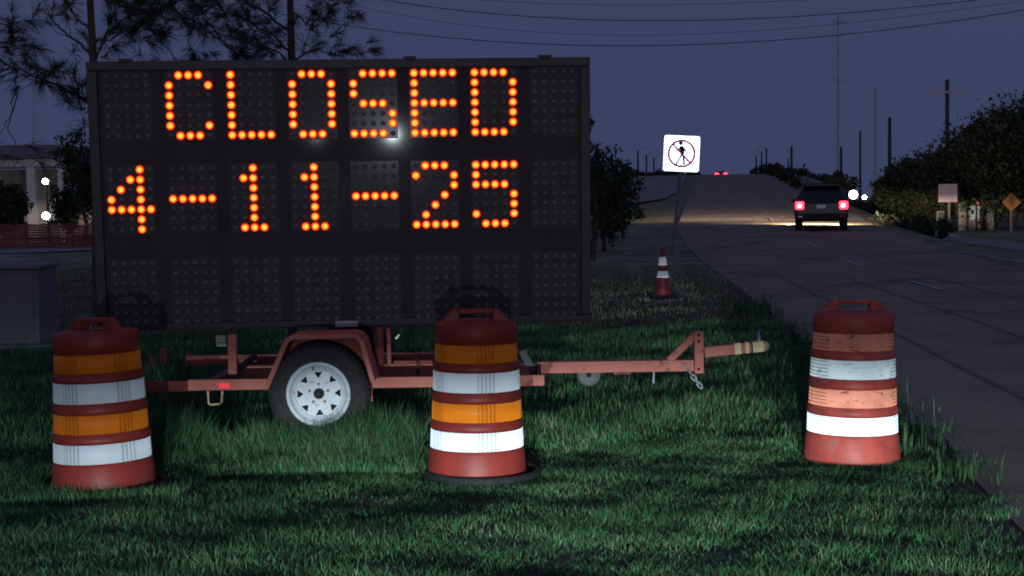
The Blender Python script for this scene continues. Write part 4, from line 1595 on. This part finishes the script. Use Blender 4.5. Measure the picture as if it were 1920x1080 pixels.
m.build('roof', M_['roof'], bd)
for px in (-70, -5, 62, 118):
    m = MB()
    q = at(px, 400, by + 0.5)
    m.box((q.x - 0.18 if px != 62 else q.x - 0.26, by + 0.25, 0), (q.x + 0.18 if px != 62 else q.x + 0.26, by + 0.75, at(60, 313, by).z))
    m.build('column', M_['column'], bd)

# ------------------------------------------------------------------ trees


def tree(name, px, base_py, Y, h, rx, label, n=2600, leaf=0.22, crown_from=0.25, seed=0, group=None, rz=None, gap=0.5, bz=0.0, leafm='leaf', depth=None):
    rg = np.random.default_rng(seed + 100)
    b = at(px, base_py, Y)
    b.z = bz
    t = thing(name, label, 'tree' if 'tree' in name else 'shrub', b, group)
    r = max(0.06, h * 0.022)
    k = MB()
    lean = Vector((rg.normal(0, 0.03), 0, 1))
    pts = [b + Vector((rg.normal(0, 0.02 * h) if i else 0, 0, h * f)) for i, f in enumerate((0, 0.15, 0.3, 0.5, 0.7, 0.9))]
    pts[0].z -= 0.2
    k.tube(pts, [r, r * 0.85, r * 0.75, r * 0.5, r * 0.3, r * 0.1], 8)
    for i in range(7):
        z = rg.uniform(0.25, 0.7)
        a = rg.uniform(0, 6.28)
        s = pts[0] + (pts[-1] - pts[0]) * z
        e = s + Vector((math.cos(a) * rx * 0.8, math.sin(a) * rx * 0.8, h * rg.uniform(0.08, 0.22)))
        k.tube([s, (s + e) / 2 + Vector((0, 0, 0.04 * h)), e], [r * 0.45, r * 0.28, r * 0.08], 6)
    k.build('trunk', M_['bark'], t)
    nc = max(22, int(n / 45))
    z0 = crown_from * h
    cz = (z0 + h) / 2
    hz = (h - z0) / 2
    d = rg.normal(size=(nc, 3))
    d /= np.linalg.norm(d, axis=1)[:, None]
    rad = rg.random(nc) ** 0.42
    cen = d * rad[:, None] * np.array([rx, depth or rx, hz]) * 0.86
    cen[:, 0] += rg.normal(0, 0.08 * rx, nc)
    csz = rg.uniform(0.14, 0.34, nc) * min(rx, hz)
    idx = rg.integers(0, nc, n)
    off = rg.normal(size=(n, 3)) * csz[idx][:, None] * 0.6
    P = cen[idx] + off + np.array([0, 0, cz])
    P[:, 2] = np.maximum(P[:, 2], z0 * 0.4 + 0.05)
    u = rg.normal(size=(n, 3))
    u /= np.linalg.norm(u, axis=1)[:, None]
    w = np.cross(u, rg.normal(size=(n, 3)))
    w /= np.linalg.norm(w, axis=1)[:, None]
    L = leaf * rg.uniform(0.6, 1.4, n)[:, None]
    V = np.stack([P - u * L, P + w * L * 0.5, P + u * L, P - w * L * 0.5], 1).reshape(-1, 3)
    me = bpy.data.meshes.new('crown')
    me.vertices.add(4 * n)
    me.vertices.foreach_set('co', V.astype(np.float32).reshape(-1))
    me.loops.add(4 * n)
    me.loops.foreach_set('vertex_index', np.arange(4 * n, dtype=np.int32))
    me.polygons.add(n)
    me.polygons.foreach_set('loop_start', np.arange(n, dtype=np.int32) * 4)
    me.polygons.foreach_set('loop_total', np.full(n, 4, np.int32))
    me.update()
    me.materials.append(M_[leafm])
    o = bpy.data.objects.new('crown', me)
    COL.objects.link(o)
    o.parent = t
    return t


def htop(px, py, Y, bz=0.0):
    return at(px, py, Y).z - bz


RT = 'dark trees along the right side'
for i, (px, top, Y, rx, lb) in enumerate((
        (1700, 296, 84, 1.5, 'leftmost low dark tree of the right row, beside the bare pole'),
        (1745, 285, 80, 1.9, 'rounded dark tree at the foot of the crossarm pole'),
        (1800, 268, 76, 2.0, 'dark tree rising right behind the blank sign'),
        (1845, 215, 74, 2.2, 'tall dark tree with a stepped top left of the greenish light'),
        (1900, 186, 70, 2.4, 'tallest dark tree at the right edge holding the greenish light'),
        (1960, 170, 72, 2.6, 'dark tree cut by the right edge of the view'),
        (1675, 325, 95, 1.3, 'small dark tree right of the brilliant white light'),
        (1870, 290, 82, 2.5, 'broad dark tree behind the yellow diamond sign'),
        (1740, 335, 92, 2.6, 'wide low dark tree behind the row, left of the blank sign'))):
    tree('broad_tree', px, 430, Y, htop(px, top, Y), rx, lb, n=13000, leaf=0.12, crown_from=0.12, seed=i, group=RT, depth=1.8)
for i, (px, top, Y, rx, lb) in enumerate((
        (1540, 322, 120, 1.4, 'small dim tree just above the SUV roof'), (1575, 318, 112, 1.3, 'dim tree behind the right side of the SUV roof'), (1515, 348, 118, 1.5, 'low dim tree left above the SUV'), (1638, 372, 110, 1.8, 'low dark tree right of the small bluish light'))):
    tree('small_tree', px, 420, Y, htop(px, top, Y), rx, lb, n=3500, leaf=0.17, crown_from=0.1, seed=40 + i, group='dim trees behind the SUV')
# hedge by the right kerb
for i, (px, top, Y, rx, lb) in enumerate(((1665, 402, 62, 0.9, 'dark hedge clump nearest the SUV on the right kerb'), (1700, 400, 58, 1.1, 'middle dark hedge clump on the right kerb'), (1740, 408, 54, 1.0, 'dark hedge clump below the blank sign'))):
    tree('hedge_shrub', px, 450, Y, htop(px, top, Y), rx, lb, n=1300, leaf=0.10, crown_from=0.02, seed=60 + i, group='hedge clumps along the right kerb')
# left
for i, (px, top, Y, rx, lb, cf) in enumerate((
        (1134, 264, 44, 0.92, 'dark leafy tree just right of the message board', 0.02),
        (1172, 290, 52, 0.75, 'thin ragged tree right of the leafy one by the board', 0.05),
        (1108, 190, 40, 0.45, 'narrow tree mostly hidden by the right board edge', 0.25))):
    tree('leafy_tree', px, 430, Y, htop(px, top, Y), rx, lb, n=4200 if i == 0 else 900, leaf=0.075, crown_from=cf, seed=80 + i, group='trees right of the board', bz=0.1)
for i, (px, top, Y, rx, lb) in enumerate(((158, 235, 80, 1.6, 'dark tree between the portico and the left board edge'), (14, 325, 68, 1.0, 'dark bush before the portico at the left edge'), (190, 260, 76, 1.5, 'dark tree peeking from behind the left board edge'), (126, 345, 80, 0.9, 'low dark bush right of the bluish lights'))):
    tree('leafy_tree', px, 440, Y, htop(px, top, Y), rx, lb, n=2600, leaf=0.14, crown_from=0.12, seed=90 + i, group='dark trees at the far left')
# distant tree line beyond the left carriageway
for i in range(9):
    px = 1180 + i * 15
    Y = 262 + (i % 3) * 6
    tree('distant_tree', px, 340, Y, htop(px, 316 + (i * 7 % 5) * 2, Y) - 4.5, 1.7, '%s dark tree of the far line beyond the bridge' % ('first', 'second', 'third', 'fourth', 'fifth', 'sixth', 'seventh', 'eighth', 'last')[i] + (' counted from the left' if i < 8 else ' under the walker sign'), n=420, leaf=0.5, crown_from=0.0, seed=120 + i, group='far tree line by the bridge', bz=4.5)
for i in range(7):
    px = 1425 + i * 13
    Y = 230 - i * 17
    tree('bridge_shrub', px, 345, Y, 1.5 + 0.25 * (i % 3), 1.5, ('lowest', 'second', 'third', 'fourth', 'fifth', 'sixth', 'nearest')[i] + ' dark shrub along the bridge parapet, going toward the SUV', n=380, leaf=0.3, crown_from=0.0, seed=150 + i, group='shrubs along the bridge parapet', bz=ramp_z(Y) - 0.3)

# ------------------------------------------------------------------ pines behind the board


def pine(label, trunk_px, Y, boughs, seed, extra_tufts=()):
    rd = random.Random(seed)
    b = at(trunk_px[0][0], 690, Y)
    b.z = 0
    t = thing('pine_tree', label, 'tree', b, 'pines behind the board')
    k = MB()
    pts = [Vector((b.x, Y, -0.1))] + [at(x, y, Y) for x, y in trunk_px]
    k.tube(pts, [0.062] + [0.042 - 0.02 * i / len(trunk_px) for i in range(len(trunk_px))], 8)
    k.build('trunk', M_['bark'], t)
    nb = MB()

    def tuft(c, d, n=26, L=0.17):
        n = int(n * rd.uniform(0.8, 2.2))
        L = L * rd.uniform(0.65, 1.15)
        dw = rd.uniform(0.5, 1.5)
        for _ in range(n):
            c_ = c
            c = c_ - d * rd.uniform(0, 0.10)
            v = (d * dw + Vector((rd.gauss(0, 0.6), rd.gauss(0, 0.6), rd.gauss(0, 0.6)))).normalized()
            l = L * rd.uniform(0.7, 1.2)
            s = v.cross(Vector((rd.gauss(0, 1), rd.gauss(0, 1), rd.gauss(0, 1)))).normalized() * 0.0021
            mid = c + v * l * 0.55
            e = c + v * l + Vector((0, 0, -0.15 * l))
            nb.add([c - s, c + s, mid + s, mid - s, e], [(0, 1, 2, 3), (3, 2, 4)])
            c = c_
    for (poly, dz, r0, dens) in boughs:
        P = [at(x, y, Y + dz * (i / max(1, len(poly) - 1))) for i, (x, y) in enumerate(poly)]
        # finer, slightly crooked
        Q = []
        for a, c in zip(P, P[1:]):
            for s in range(4):
                q = a.lerp(c, s / 4)
                Q.append(q + Vector((rd.gauss(0, 0.008), rd.gauss(0, 0.02), rd.gauss(0, 0.010))))
        Q.append(P[-1])
        k = MB()
        k.tube(Q, [r0 * (1 - 0.75 * i / len(Q)) for i in range(len(Q))], 6)
        for i in range(1, len(Q)):
            if rd.random() > dens:
                continue
            d = (Q[i] - Q[i - 1]).normalized()
            for _ in range(rd.choice((1, 2, 2))):
                v = (d * 0.7 + Vector((rd.gauss(0, 0.6), rd.gauss(0, 0.7), rd.gauss(0.15, 0.5)))).normalized()
                L = rd.uniform(0.12, 0.42)
                m1 = Q[i] + v * L * 0.5 + Vector((0, 0, -0.02))
                e = Q[i] + v * L + Vector((0, 0, 0.03))
                k.tube([Q[i], m1, e], [r0 * 0.32, r0 * 0.25, r0 * 0.15], 5)
                tuft(e, v)
                if rd.random() < 0.6:
                    tuft(m1, v, 16, 0.15)
        tuft(Q[-1], (Q[-1] - Q[-2]).normalized(), 30)
        k.build('bough', M_['bark'], t)
    for (x, y, n) in extra_tufts:
        tuft(at(x, y, Y + rd.uniform(-0.4, 0.4)), Vector((rd.gauss(0, 1), rd.gauss(0, 1), 0.2)).normalized(), n)
    nb.build('needles', M_['needle'], t, kind='stuff')


pine('pine with a long bare bough reaching left past the board corner', [(182, 560), (177, 150), (171, 40), (167, -40), (164, -140)], 14.0, [
    ([(178, 200), (163, 187), (110, 163), (67, 143), (30, 128), (-20, 105)], -0.8, 0.016, 0.8),
    ([(67, 143), (88, 132), (100, 128)], -0.5, 0.008, 0.9),
    ([(173, 107), (143, 77), (110, 53), (92, 30), (76, -20)], -0.5, 0.013, 0.45),
    ([(167, 55), (143, 33), (123, -5), (110, -50)], 0.6, 0.011, 0.5),
    ([(30, 128), (30, 160), (30, 187), (20, 217), (13, 247), (43, 283), (83, 313)], -0.3, 0.008, 0.06),
    ([(28, 170), (22, 205), (8, 240), (-10, 262)], -0.3, 0.007, 0.1),
    ([(175, 120), (200, 60), (250, 20), (300, -10)], 0.5, 0.012, 0.7),
    ([(-20, 20), (10, 45), (22, 58)], 0.2, 0.010, 0.5),
    ([(-30, 90), (10, 80), (45, 72)], 0.2, 0.012, 0.8),
    ([(172, 80), (215, 70), (245, 52), (265, 40)], 0.3, 0.010, 0.8),
    ([(170, 200), (158, 215), (160, 240)], 0.1, 0.006, 0.3),
], 5)
pine('pine with dense needled boughs hanging over the left half of the board', [(549, 580), (547, 113), (545, 30), (543, -40), (540, -150)], 15.0, [
    ([(560, -60), (430, -30), (320, -20), (230, -10)], 0.5, 0.02, 0.7),
    ([(208, -10), (253, 27), (287, 60), (320, 97), (338, 125)], -0.3, 0.012, 0.55),
    ([(300, -20), (333, 20), (383, 53), (430, 93), (445, 125)], 0.3, 0.013, 0.8),
    ([(380, 30), (410, 70), (438, 100), (446, 125)], 0.2, 0.010, 0.8),
    ([(440, -20), (467, 50), (493, 67), (512, 110)], -0.3, 0.010, 0.8),
    ([(547, 100), (500, 60), (450, 30), (390, 10)], 0.6, 0.014, 0.9),
    ([(546, 60), (490, 20), (430, -10), (350, -20)], -0.6, 0.014, 0.9),
    ([(545, 20), (573, 40), (600, 34), (625, 22)], 0.4, 0.010, 0.55),
    ([(544, -10), (580, -5), (620, 5), (655, -10)], 0.4, 0.010, 0.7),
    ([(546, 110), (590, 95), (625, 100), (650, 96)], 0.4, 0.010, 0.7),
    ([(547, 120), (520, 95), (480, 85), (440, 70)], -0.4, 0.010, 0.8),
    ([(350, -10), (310, 20), (270, 22), (235, 12)], 0.4, 0.010, 0.9),
    ([(300, 0), (275, 40), (240, 60), (215, 55)], -0.4, 0.009, 0.7),
    ([(420, 0), (370, 30), (350, 70), (365, 110)], -0.2, 0.009, 0.9),
], 9)
